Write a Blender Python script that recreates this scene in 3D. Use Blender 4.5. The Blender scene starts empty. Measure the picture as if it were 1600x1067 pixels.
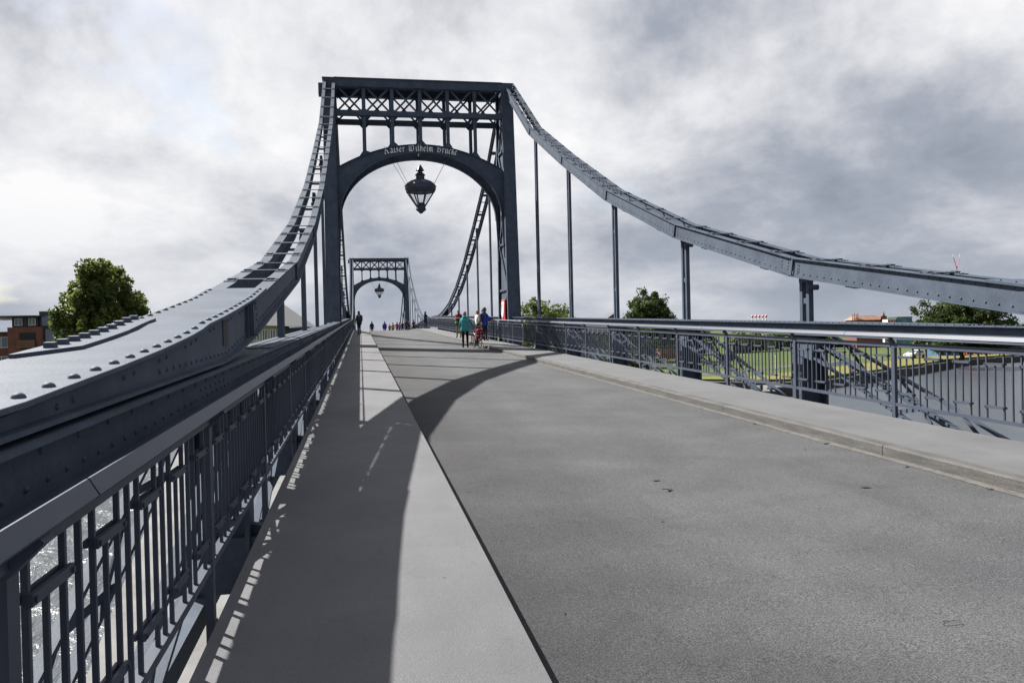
import bpy, bmesh, math, random
from mathutils import Vector, Matrix, Euler, noise
random.seed(7)
scene = bpy.context.scene
COL = scene.collection
rad = math.radians

# ------------------------------------------------------------------ camera
def make_camera():
    psi, p, r = 0.18547, -0.011, 0.02288
    fwd = Vector((math.sin(psi)*math.cos(p), math.cos(psi)*math.cos(p), math.sin(p)))
    right = Vector((math.cos(psi), -math.sin(psi), 0)); up = right.cross(fwd)
    R = right*math.cos(r) - up*math.sin(r); U = right*math.sin(r) + up*math.cos(r)
    m = Matrix(((R.x, U.x, -fwd.x, 0), (R.y, U.y, -fwd.y, 0), (R.z, U.z, -fwd.z, 1.55), (0, 0, 0, 1)))
    cd = bpy.data.cameras.new('camera'); cam = bpy.data.objects.new('camera', cd)
    COL.objects.link(cam); cam.matrix_world = m
    cd.sensor_width = 36; cd.lens = 28.28; cd.clip_start = 0.05; cd.clip_end = 6000
    scene.camera = cam
make_camera()

# ------------------------------------------------------------------ sky, sun, exposure
SUN = Vector((-0.71, 0.82, 1.0)).normalized()
SKY_A = (2.4, 5.2, 5.0); SKY_B = (4.0, 4.0, 2.0); SKY_C = (5.0, 2.0, 7.0)
def make_world():
    w = bpy.data.worlds.new('World'); scene.world = w; w.use_nodes = True
    nt = w.node_tree; N = nt.nodes; L = nt.links; N.clear()
    def n(t, **k):
        x = N.new(t)
        for a, b in k.items(): setattr(x, a, b)
        return x
    def math_(op, a, b=None, clamp=False):
        x = n('ShaderNodeMath', operation=op, use_clamp=clamp)
        for i, v in enumerate((a, b)):
            if v is None: continue
            if isinstance(v, (int, float)): x.inputs[i].default_value = v
            else: L.new(v, x.inputs[i])
        return x.outputs[0]
    def ramp(src, pts):
        x = n('ShaderNodeValToRGB'); e = x.color_ramp.elements
        e[0].position, e[0].color = pts[0]; e[1].position, e[1].color = pts[-1]
        for p_, c in pts[1:-1]:
            q = e.new(p_); q.color = c
        L.new(src, x.inputs[0]); return x.outputs[0]
    def mix(f, a, b, bt='MIX'):
        x = n('ShaderNodeMix', data_type='RGBA', blend_type=bt)
        if isinstance(f, (int, float)): x.inputs[0].default_value = f
        else: L.new(f, x.inputs[0])
        for i, v in ((6, a), (7, b)):
            if isinstance(v, tuple): x.inputs[i].default_value = v
            else: L.new(v, x.inputs[i])
        return x.outputs[2]
    tc = n('ShaderNodeTexCoord'); d = tc.outputs['Generated']
    sep = n('ShaderNodeSeparateXYZ'); L.new(d, sep.inputs[0])
    z = math_('MAXIMUM', sep.outputs[2], 0.0)
    zz = math_('DIVIDE', math_('MULTIPLY', z, 1.3), math_('ADD', math_('MULTIPLY', z, 0.9), 0.36))      # layers thin out towards the horizon
    cmb = n('ShaderNodeCombineXYZ'); L.new(sep.outputs[0], cmb.inputs[0]); L.new(sep.outputs[1], cmb.inputs[1]); L.new(zz, cmb.inputs[2])
    def fbm(scale, detail, rough, off, dist=0.0):
        mp = n('ShaderNodeMapping'); mp.inputs['Location'].default_value = off
        L.new(cmb.outputs[0], mp.inputs[0])
        t = n('ShaderNodeTexNoise'); t.inputs['Scale'].default_value = scale
        t.inputs['Detail'].default_value = detail; t.inputs['Roughness'].default_value = rough
        t.inputs['Distortion'].default_value = dist
        L.new(mp.outputs[0], t.inputs['Vector']); return t.outputs['Fac']
    big = fbm(2.1, 2, 0.5, SKY_A)
    mid = fbm(4.4, 12, 0.605, SKY_B, 0.1)
    dot = n('ShaderNodeVectorMath', operation='DOT_PRODUCT'); L.new(d, dot.inputs[0]); dot.inputs[1].default_value = SUN
    s = math_('ADD', math_('MULTIPLY', dot.outputs['Value'], 0.5), 0.5)       # 1 towards the sun
    # how light the cloud is: thickness (noise) and forward scattering towards the sun
    t = math_('ADD', math_('MULTIPLY', big, 1.5), math_('MULTIPLY', mid, 1.95))
    t = math_('ADD', t, math_('MULTIPLY', math_('POWER', s, 2.0), 0.62))
    t = math_('SUBTRACT', t, 1.53)
    cloud = ramp(t, [(0.0, (.110, .124, .150, 1)), (0.28, (.150, .163, .190, 1)), (0.5, (.219, .225, .245, 1)),
                     (0.70, (.290, .293, .308, 1)), (1.0, (.370, .370, .374, 1))])
    haze = ramp(sep.outputs[2], [(0.0, (1, 1, 1, 1)), (0.045, (.55, .55, .55, 1)), (0.16, (0, 0, 0, 1))])
    cloud = mix(math_('MULTIPLY', haze, 0.55), cloud, (.165, .182, .212, 1))
    sky = n('ShaderNodeTexSky', sky_type='NISHITA'); sky.sun_disc = False
    sky.sun_elevation = math.asin(SUN.z); sky.sun_rotation = math.atan2(SUN.x, SUN.y)
    sky.air_density = 1.0; sky.dust_density = 1.5
    skyc = mix(1.0, sky.outputs[0], (.05, .05, .05, 1), 'MULTIPLY')
    gap = fbm(2.6, 7, 0.55, SKY_C, 0.2)
    cover = ramp(gap, [(0.27, (0, 0, 0, 1)), (0.40, (1, 1, 1, 1))])
    col = mix(math_('ADD', cover, haze, True), skyc, cloud)
    bg = n('ShaderNodeBackground'); bg.inputs['Strength'].default_value = 1.0
    L.new(col, bg.inputs['Color'])
    out = n('ShaderNodeOutputWorld'); L.new(bg.outputs[0], out.inputs[0])
make_world()
sd = bpy.data.lights.new('sun', 'SUN'); sd.energy = 5.0; sd.angle = rad(0.7); sd.color = (1.0, 0.955, 0.89)
so = bpy.data.objects.new('sun', sd); COL.objects.link(so)
so.rotation_euler = (-SUN).to_track_quat('-Z', 'Y').to_euler(); so.location = (-60, 70, 90)
scene.view_settings.view_transform = 'Standard'; scene.view_settings.look = 'None'
scene.view_settings.exposure = 1.4; scene.view_settings.gamma = 1.0
scene.view_settings.use_curve_mapping = False

# ------------------------------------------------------------------ materials
def mat(name, base, rough=0.6, metallic=0.0, var=0.12, scale=3.0, bump=0.0, bscale=60.0, spec=0.5, base2=None, grain=0.0, gscale=300.0, stretch=None, coat=0.0):
    m = bpy.data.materials.new(name); m.use_nodes = True
    nt = m.node_tree; N = nt.nodes; L = nt.links
    b = N['Principled BSDF']; b.inputs['Roughness'].default_value = rough
    b.inputs['Metallic'].default_value = metallic; b.inputs['Specular IOR Level'].default_value = spec
    b.inputs['Coat Weight'].default_value = coat
    tc = N.new('ShaderNodeTexCoord'); vec = tc.outputs['Object']
    if stretch:
        mp = N.new('ShaderNodeMapping'); mp.inputs['Scale'].default_value = stretch; L.new(vec, mp.inputs[0]); vec2 = mp.outputs[0]
    else: vec2 = vec
    t = N.new('ShaderNodeTexNoise'); t.inputs['Scale'].default_value = scale; t.inputs['Detail'].default_value = 6; t.inputs['Roughness'].default_value = .6
    L.new(vec2, t.inputs['Vector'])
    r = N.new('ShaderNodeValToRGB'); e = r.color_ramp.elements
    b2 = base2 or tuple(min(1, c*(1+var)) for c in base)
    b1 = base if base2 else tuple(c*(1-var) for c in base)
    e[0].position = .33; e[0].color = (*b1, 1); e[1].position = .67; e[1].color = (*b2, 1)
    L.new(t.outputs['Fac'], r.inputs[0]); col = r.outputs[0]
    if grain:
        g = N.new('ShaderNodeTexNoise'); g.inputs['Scale'].default_value = gscale; g.inputs['Detail'].default_value = 2
        L.new(vec, g.inputs['Vector'])
        gr = N.new('ShaderNodeValToRGB'); ge = gr.color_ramp.elements
        ge[0].position = .3; ge[0].color = (1-grain,)*3+(1,); ge[1].position = .7; ge[1].color = (1+grain,)*3+(1,)
        L.new(g.outputs['Fac'], gr.inputs[0])
        x = N.new('ShaderNodeMix'); x.data_type = 'RGBA'; x.blend_type = 'MULTIPLY'; x.inputs[0].default_value = 1
        L.new(col, x.inputs[6]); L.new(gr.outputs[0], x.inputs[7]); col = x.outputs[2]
    L.new(col, b.inputs['Base Color'])
    if bump:
        g = N.new('ShaderNodeTexNoise'); g.inputs['Scale'].default_value = bscale; g.inputs['Detail'].default_value = 4
        L.new(vec, g.inputs['Vector'])
        bm_ = N.new('ShaderNodeBump'); bm_.inputs['Strength'].default_value = bump; bm_.inputs['Distance'].default_value = .01
        L.new(g.outputs['Fac'], bm_.inputs['Height']); L.new(bm_.outputs[0], b.inputs['Normal'])
    return m
M = {}
M['steel'] = mat('blue_grey_steel_paint', (.062, .078, .106), .62, var=.18, scale=2.5, bump=.16, bscale=70, spec=.10, grain=.06, gscale=40)
M['rail'] = mat('railing_paint', (.048, .057, .082), .48, var=.10, scale=4, bump=.05, bscale=60, spec=.28)
M['pave'] = mat('pavement_concrete', (.103, .1055, .113), .85, var=.10, scale=1.1, bump=.35, bscale=160, spec=.25, grain=.20, gscale=150)
M['kerb'] = mat('kerb_stone', (.080, .079, .077), .85, var=.25, scale=6, bump=.4, bscale=90, spec=.2, grain=.2, gscale=70, stretch=(1, .3, 4))
M['sand'] = mat('gutter_sand', (.092, .088, .084), .9, var=.25, scale=9, bump=.3, bscale=120, spec=.2, grain=.25, gscale=120)
M['conc'] = mat('old_concrete', (.14, .141, .142), .85, var=.25, scale=.6, bump=.3, bscale=30, spec=.2, grain=.1, gscale=30)
M['dark'] = mat('dark_timber', (.035, .032, .030), .8, var=.3, scale=2, bump=.3, bscale=20)
M['white'] = mat('white_paint', (.72, .72, .70), .5, var=.05)
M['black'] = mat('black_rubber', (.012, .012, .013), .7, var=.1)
M['red'] = mat('red_paint', (.42, .025, .03), .45, var=.1)
M['glass'] = mat('window_glass', (.06, .09, .12), .08, var=.15, scale=.5, spec=.9)
M['letter'] = mat('lettering_paint', (.80, .80, .78), .5, var=.05)
M['leafdry'] = mat('dry_leaf', (.012, .011, .008), .8, var=.4, scale=20)

def road_material():
    m = mat('asphalt', (.0695, .0715, .0765), .9, var=.05, scale=.5, bump=.5, bscale=140, spec=.2, grain=.55, gscale=100)
    nt = m.node_tree; N = nt.nodes; L = nt.links; b = N['Principled BSDF']
    src = b.inputs['Base Color'].links[0].from_socket
    tc = N.new('ShaderNodeTexCoord'); mp = N.new('ShaderNodeMapping'); mp.inputs['Scale'].default_value = (.5, .75, 1)
    L.new(tc.outputs['Object'], mp.inputs[0])
    t = N.new('ShaderNodeTexNoise'); t.inputs['Scale'].default_value = 1.1; t.inputs['Detail'].default_value = 7; t.inputs['Roughness'].default_value = .62; t.inputs['Distortion'].default_value = .4
    L.new(mp.outputs[0], t.inputs['Vector'])
    r = N.new('ShaderNodeValToRGB'); e = r.color_ramp.elements
    e[0].position = .36; e[0].color = (.84, .84, .85, 1); e[1].position = .62; e[1].color = (1.07, 1.07, 1.06, 1)
    L.new(t.outputs['Fac'], r.inputs[0])
    ag = N.new('ShaderNodeTexNoise'); ag.inputs['Scale'].default_value = 38; ag.inputs['Detail'].default_value = 3; L.new(tc.outputs['Object'], ag.inputs['Vector'])
    agr = N.new('ShaderNodeMapRange'); agr.inputs[1].default_value = .3; agr.inputs[2].default_value = .7; agr.inputs[3].default_value = .86; agr.inputs[4].default_value = 1.14; L.new(ag.outputs['Fac'], agr.inputs[0])
    agm = N.new('ShaderNodeMix'); agm.data_type = 'RGBA'; agm.blend_type = 'MULTIPLY'; agm.inputs[0].default_value = 1
    L.new(src, agm.inputs[6]); L.new(agr.outputs[0], agm.inputs[7]); src = agm.outputs[2]
    # darker band along the left edge of the carriageway, fading unevenly to the right
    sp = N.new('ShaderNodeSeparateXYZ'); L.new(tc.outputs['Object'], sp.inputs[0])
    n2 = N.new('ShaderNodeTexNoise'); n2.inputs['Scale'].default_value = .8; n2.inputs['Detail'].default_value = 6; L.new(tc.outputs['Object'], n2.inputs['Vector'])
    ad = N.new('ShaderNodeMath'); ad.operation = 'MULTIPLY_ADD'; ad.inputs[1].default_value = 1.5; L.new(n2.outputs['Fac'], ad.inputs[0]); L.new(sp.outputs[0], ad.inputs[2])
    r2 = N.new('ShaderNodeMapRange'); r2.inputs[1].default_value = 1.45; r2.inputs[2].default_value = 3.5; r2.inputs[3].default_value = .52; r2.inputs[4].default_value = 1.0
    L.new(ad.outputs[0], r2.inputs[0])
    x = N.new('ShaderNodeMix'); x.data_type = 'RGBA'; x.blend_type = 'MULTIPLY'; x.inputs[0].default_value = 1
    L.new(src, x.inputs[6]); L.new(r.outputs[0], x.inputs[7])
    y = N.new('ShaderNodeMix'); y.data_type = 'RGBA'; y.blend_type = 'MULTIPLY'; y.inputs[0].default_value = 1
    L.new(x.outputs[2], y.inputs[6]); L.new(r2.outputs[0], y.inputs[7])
    L.new(y.outputs[2], b.inputs['Base Color'])
    return m
def add_wear(m, streak, spots):
    nt = m.node_tree; N = nt.nodes; L = nt.links; b = N['Principled BSDF']
    src = b.inputs['Base Color'].links[0].from_socket
    tc = N.new('ShaderNodeTexCoord')
    def layer(src, fac_socket, lo, hi, a, c):
        r = N.new('ShaderNodeMapRange'); r.inputs[1].default_value = lo; r.inputs[2].default_value = hi; r.inputs[3].default_value = a; r.inputs[4].default_value = c
        L.new(fac_socket, r.inputs[0])
        x = N.new('ShaderNodeMix'); x.data_type = 'RGBA'; x.blend_type = 'MULTIPLY'; x.inputs[0].default_value = 1
        L.new(src, x.inputs[6]); L.new(r.outputs[0], x.inputs[7]); return x.outputs[2]
    def nz(scale, st, detail=5, dist=.3):
        mp = N.new('ShaderNodeMapping'); mp.inputs['Scale'].default_value = st; L.new(tc.outputs['Object'], mp.inputs[0])
        t = N.new('ShaderNodeTexNoise'); t.inputs['Scale'].default_value = scale; t.inputs['Detail'].default_value = detail; t.inputs['Distortion'].default_value = dist
        L.new(mp.outputs[0], t.inputs['Vector']); return t.outputs['Fac']
    src = layer(src, nz(1.3, (1, .07, 1)), .35, .65, 1-streak, 1+streak*.6)           # lengthwise bands
    src = layer(src, nz(.55, (1, .8, 1), 8, 1.0), .30, .48, 1-streak*1.2, 1.0)         # broad stains
    src = layer(src, nz(7, (1, .5, 1), 6, .5), .25, .42, 1-streak*1.4, 1.0)            # small blotches
    if spots:
        v = N.new('ShaderNodeTexVoronoi'); v.inputs['Scale'].default_value = 1.6; L.new(tc.outputs['Object'], v.inputs['Vector'])
        src = layer(src, v.outputs['Distance'], .018, .028, .62, 1.0)
    L.new(src, b.inputs['Base Color'])
M['road'] = road_material()
add_wear(M['road'], .10, True); add_wear(M['pave'], .07, True)

def water_material():
    m = bpy.data.materials.new('harbour_water'); m.use_nodes = True
    nt = m.node_tree; N = nt.nodes; L = nt.links; b = N['Principled BSDF']
    b.inputs['Base Color'].default_value = (.048, .057, .068, 1); b.inputs['Roughness'].default_value = .30
    b.inputs['IOR'].default_value = 1.33
    tc = N.new('ShaderNodeTexCoord')
    def nz(scale, detail, st):
        mp = N.new('ShaderNodeMapping'); mp.inputs['Scale'].default_value = st; mp.inputs['Rotation'].default_value = (0, 0, .5)
        L.new(tc.outputs['Object'], mp.inputs[0])
        t = N.new('ShaderNodeTexNoise'); t.inputs['Scale'].default_value = scale; t.inputs['Detail'].default_value = detail; t.inputs['Roughness'].default_value = .6
        t.inputs['Distortion'].default_value = .6
        L.new(mp.outputs[0], t.inputs['Vector']); return t.outputs['Fac']
    a = nz(1.6, 5, (1, .45, 1)); c = nz(.25, 3, (1, .6, 1))
    ad = N.new('ShaderNodeMath'); ad.operation = 'ADD'; L.new(a, ad.inputs[0]); L.new(c, ad.inputs[1])
    bm_ = N.new('ShaderNodeBump'); bm_.inputs['Strength'].default_value = .9; bm_.inputs['Distance'].default_value = .28
    L.new(ad.outputs[0], bm_.inputs['Height']); L.new(bm_.outputs[0], b.inputs['Normal'])
    return m
M['water'] = water_material()
M['grass'] = mat('mown_grass', (.046, .070, .022), .95, spec=.1, scale=.12, base2=(.078, .100, .034), grain=.25, gscale=1.5)
M['drygrass'] = mat('dry_grass', (.16, .14, .055), .95, spec=.1, scale=.3, base2=(.11, .12, .035), grain=.2, gscale=3)
M['earth'] = mat('earth', (.10, .095, .08), .95, spec=.1, scale=.05, var=.3)
M['brick'] = mat('red_brick', (.16, .062, .042), .85, var=.2, scale=1.5, bump=.2, bscale=8, grain=.15, gscale=6)
M['slate'] = mat('dark_cladding', (.030, .032, .042), .5, var=.15)
M['cream'] = mat('cream_render', (.36, .30, .20), .85, var=.08)
M['roofgrey'] = mat('grey_roof', (.12, .125, .135), .7, var=.12)
M['rooftan'] = mat('tan_roof', (.24, .125, .08), .8, var=.15, scale=.6)
M['grey'] = mat('grey_render', (.26, .27, .28), .85, var=.1)
M['bluepaint'] = mat('blue_paint', (.05, .12, .22), .5, var=.15)
M['teal'] = mat('teal_paint', (.10, .22, .22), .6, var=.3, scale=.4)
M['bark'] = mat('bark', (.06, .048, .036), .9, var=.3, scale=4, bump=.5, bscale=8)

def leaf_material(name, c1, c2):
    m = bpy.data.materials.new(name); m.use_nodes = True
    nt = m.node_tree; N = nt.nodes; L = nt.links; b = N['Principled BSDF']
    b.inputs['Roughness'].default_value = .6; b.inputs['Specular IOR Level'].default_value = .3
    a = N.new('ShaderNodeAttribute'); a.attribute_name = 'tone'
    x = N.new('ShaderNodeMix'); x.data_type = 'RGBA'; x.inputs[6].default_value = (*c1, 1); x.inputs[7].default_value = (*c2, 1)
    L.new(a.outputs['Fac'], x.inputs[0]); L.new(x.outputs[2], b.inputs['Base Color'])
    tr = N.new('ShaderNodeBsdfTranslucent'); L.new(x.outputs[2], tr.inputs[0])
    ms = N.new('ShaderNodeMixShader'); ms.inputs[0].default_value = .45
    L.new(b.outputs[0], ms.inputs[1]); L.new(tr.outputs[0], ms.inputs[2])
    L.new(ms.outputs[0], N['Material Output'].inputs[0])
    return m
M['leaf_a'] = leaf_material('poplar_leaves', (.058, .084, .018), (.135, .165, .040))
M['leaf_b'] = leaf_material('dark_leaves', (.026, .045, .012), (.064, .090, .024))

# ------------------------------------------------------------------ mesh helpers
class MB:
    def __init__(self): self.v = []; self.f = []
    def hexa(self, p):      # 8 corners: bottom 4 ccw, top 4 ccw
        o = len(self.v); self.v += [tuple(q) for q in p]
        self.f += [tuple(o+i for i in f) for f in ((3, 2, 1, 0), (4, 5, 6, 7), (0, 1, 5, 4), (1, 2, 6, 5), (2, 3, 7, 6), (3, 0, 4, 7))]
        return self
    def box(self, a, b):
        x0, y0, z0 = a; x1, y1, z1 = b
        x0, x1 = min(x0, x1), max(x0, x1); y0, y1 = min(y0, y1), max(y0, y1); z0, z1 = min(z0, z1), max(z0, z1)
        return self.hexa([(x0, y0, z0), (x1, y0, z0), (x1, y1, z0), (x0, y1, z0), (x0, y0, z1), (x1, y0, z1), (x1, y1, z1), (x0, y1, z1)])
    def bar(self, a, b, w, h, up=(0, 0, 1)):
        a = Vector(a); b = Vector(b); t = (b-a).normalized(); up = Vector(up)
        s = t.cross(up)
        if s.length < 1e-4: s = t.cross(Vector((0, 1, 0)))
        s.normalize(); u = s.cross(t)
        s *= w/2; u *= h/2
        return self.hexa([a-s-u, a+s-u, b+s-u, b-s-u, a-s+u, a+s+u, b+s+u, b-s+u])
    def tube(self, pts, r, n=8):
        pts = [Vector(p) for p in pts]; rs = r if isinstance(r, (list, tuple)) else [r]*len(pts)
        o = len(self.v); ref = None
        for i, p in enumerate(pts):
            t = (pts[min(i+1, len(pts)-1)]-pts[max(i-1, 0)]).normalized()
            if ref is None: ref = t.orthogonal().normalized()
            ref = (ref - t*ref.dot(t)).normalized(); s = t.cross(ref)
            for k in range(n):
                a = 2*math.pi*k/n; self.v.append(tuple(p+(ref*math.cos(a)+s*math.sin(a))*rs[i]))
        for i in range(len(pts)-1):
            for k in range(n):
                k2 = (k+1) % n; self.f.append((o+i*n+k, o+i*n+k2, o+(i+1)*n+k2, o+(i+1)*n+k))
        self.f.append(tuple(o+k for k in range(n))[::-1]); self.f.append(tuple(o+(len(pts)-1)*n+k for k in range(n)))
        return self
    def lathe(self, prof, c=(0, 0, 0), n=12, sx=1, sy=1, ph=0):
        o = len(self.v); m = len(prof)
        for r, z in prof:
            for k in range(n):
                a = 2*math.pi*k/n+ph; self.v.append((c[0]+r*sx*math.cos(a), c[1]+r*sy*math.sin(a), c[2]+z))
        for i in range(m-1):
            for k in range(n):
                k2 = (k+1) % n; self.f.append((o+i*n+k, o+i*n+k2, o+(i+1)*n+k2, o+(i+1)*n+k))
        self.f.append(tuple(o+k for k in range(n))[::-1]); self.f.append(tuple(o+(m-1)*n+k for k in range(n)))
        return self
    def prism(self, poly, axis, a, b):     # poly in the other two axes
        o = len(self.v); n = len(poly)
        for q in (a, b):
            for (u, v) in poly:
                self.v.append({0: (q, u, v), 1: (u, q, v), 2: (u, v, q)}[axis])
        self.f.append(tuple(range(o, o+n))[::-1]); self.f.append(tuple(range(o+n, o+2*n)))
        for k in range(n):
            k2 = (k+1) % n; self.f.append((o+k, o+k2, o+n+k2, o+n+k))
        return self
    def dome(self, c, nrm, r, h, n=8):
        c = Vector(c); nv = Vector(nrm).normalized(); a = nv.orthogonal().normalized(); b = nv.cross(a)
        o = len(self.v)
        for (rr, hh) in ((1, 0), (.86, .5), (.5, .86)):
            for k in range(n):
                t = 2*math.pi*k/n; self.v.append(tuple(c+(a*math.cos(t)+b*math.sin(t))*r*rr+nv*h*hh))
        self.v.append(tuple(c+nv*h))
        for i in range(2):
            for k in range(n):
                k2 = (k+1) % n; self.f.append((o+i*n+k, o+i*n+k2, o+(i+1)*n+k2, o+(i+1)*n+k))
        for k in range(n): self.f.append((o+2*n+k, o+2*n+(k+1) % n, o+3*n))
        return self
    def mesh(self, name, m=None, smooth=False, fix=True):
        me = bpy.data.meshes.new(name); me.from_pydata(self.v, [], self.f)
        if fix:
            b = bmesh.new(); b.from_mesh(me); bmesh.ops.recalc_face_normals(b, faces=b.faces); b.to_mesh(me); b.free()
        if m: me.materials.append(M[m] if isinstance(m, str) else m)
        if smooth: me.polygons.foreach_set('use_smooth', [True]*len(me.polygons))
        me.update(); return me
    def build(self, name, m, parent=None, smooth=False, bevel=0):
        return place(name, self.mesh(name, m, smooth), parent, bevel=bevel)
def place(name, me, parent=None, loc=(0, 0, 0), rot=(0, 0, 0), bevel=0, scale=None):
    o = bpy.data.objects.new(name, me); COL.objects.link(o)
    o.location = loc; o.rotation_euler = rot
    if scale: o.scale = scale
    if parent is not None: o.parent = parent
    if bevel:
        b = o.modifiers.new('bevel', 'BEVEL'); b.width = bevel; b.segments = 2; b.limit_method = 'ANGLE'
    return o
def tag(o, label, cat, group=None):
    o['label'] = label; o['category'] = cat
    if group: o['group'] = group
    return o
def thing(name, label, cat, group=None, loc=(0, 0, 0), rz=0):
    o = bpy.data.objects.new(name, None); COL.objects.link(o); o.location = loc; o.rotation_euler = (0, 0, rz); o.empty_display_size = .2
    return tag(o, label, cat, group)
def kind(o, k): o['kind'] = k; return o
def struct(name, mb, m, parent=None, **k):
    o = mb.build(name, m, parent, **k)
    if parent is None: o['kind'] = 'structure'
    return o

# ------------------------------------------------------------------ bridge geometry
LC = 3.2                      # bridge centre line
G = 0.0264
PY = (41.62, 135.7)           # portal centres
YC = sum(PY)/2
def zd(y):
    d = abs(y-YC)
    return G*(YC-d) if d > 10 else G*(YC-5) - G*d*d/20
def X(s, half): return LC+s*half
def ysamples(a, b, step=4.0):
    n = max(1, int(math.ceil((b-a)/step))); return [a+(b-a)*i/n for i in range(n+1)]
def sweep(mb, s, prof, ys, zf=zd, X=X):
    """closed (half, z) profile swept along the bridge"""
    o = len(mb.v); n = len(prof)
    for y in ys:
        for (hf, z) in prof: mb.v.append((X(s, hf), y, zf(y)+z))
    for i in range(len(ys)-1):
        for k in range(n):
            k2 = (k+1) % n; mb.f.append((o+i*n+k, o+i*n+k2, o+(i+1)*n+k2, o+(i+1)*n+k))
    mb.f.append(tuple(o+k for k in range(n))[::-1]); mb.f.append(tuple(o+(len(ys)-1)*n+k for k in range(n)))
    return mb
def rect(h0, h1, z0, z1): return [(h0, z0), (h1, z0), (h1, z1), (h0, z1)]
Y0, YE = -40.0, 184.0
ALL = ysamples(Y0, YE, 2.0)
KERB = 0.127
ROADH = 2.45
struct('roadway', sweep(MB(), 1, rect(-ROADH+.012, ROADH-.07, -.42, -KERB), ALL), 'road')
for s, nm in ((-1, 'left'), (1, 'right')):
    pv = kind(bpy.data.objects.new('pavement_'+nm, None), 'structure'); COL.objects.link(pv)
    # pavement slabs between movement joints, kerb stones butt against them
    jl = [Y0, 46.8, 88.66, YE] if s < 0 else [Y0, 34.3, 46.8, 88.66, YE]
    for a, b in zip(jl[:-1], jl[1:]):
        pro = rect(ROADH+.16, 4.0, -.30, 0) if s > 0 else rect(ROADH, 3.955, -.30, 0)
        struct('pavement_slab', sweep(MB(), s, pro, ysamples(a+.006, b-.006, 2)), 'pave', pv)
    if s > 0:
        y = Y0; k = 0
        while y < 120:
            L_ = 4.0
            pr = [(ROADH, -.30), (ROADH+.155, -.30), (ROADH+.155, .003), (ROADH+.018, .003), (ROADH, -.015)]
            struct('kerb_stone', sweep(MB(), s, pr, [y+.005, y+L_/2, y+L_-.005]), 'kerb', pv); y += L_; k += 1
    # steel edge channel of the pavement and floor beams underneath
    struct('edge_channel', sweep(MB(), s, rect(3.86, 3.94, -.42, -.302), ALL), 'steel', pv)
sandmb = MB()
random.seed(3)
o = len(sandmb.v); ys = ysamples(Y0, 75, .35)
for y in ys:
    w = .015+.04*noise.noise((0, y*.6, 0))+.02*random.random()
    w = max(.012, w)
    sandmb.v += [(X(1, ROADH-.073-w), y, zd(y)-KERB+.004), (X(1, ROADH-.001), y, zd(y)-KERB+.012)]
for i in range(len(ys)-1): sandmb.f.append((o+2*i, o+2*i+1, o+2*i+3, o+2*i+2))
kind(sandmb.build('gutter_sand', 'sand'), 'stuff'); bpy.data.objects['gutter_sand']['label'] = 'pale sand and grit lying in the gutter along the right kerb'
deckb = kind(bpy.data.objects.new('deck_underside', None), 'structure'); COL.objects.link(deckb)
for i, y in enumerate([7.7-5.45*2+5.45*k for k in range(34)]):
    if y < YE: struct('floor_beam', MB().box((X(-1, 4.8), y-.12, zd(y)-.95), (X(1, 4.8), y+.12, zd(y)-.45)), 'steel', deckb)

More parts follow.
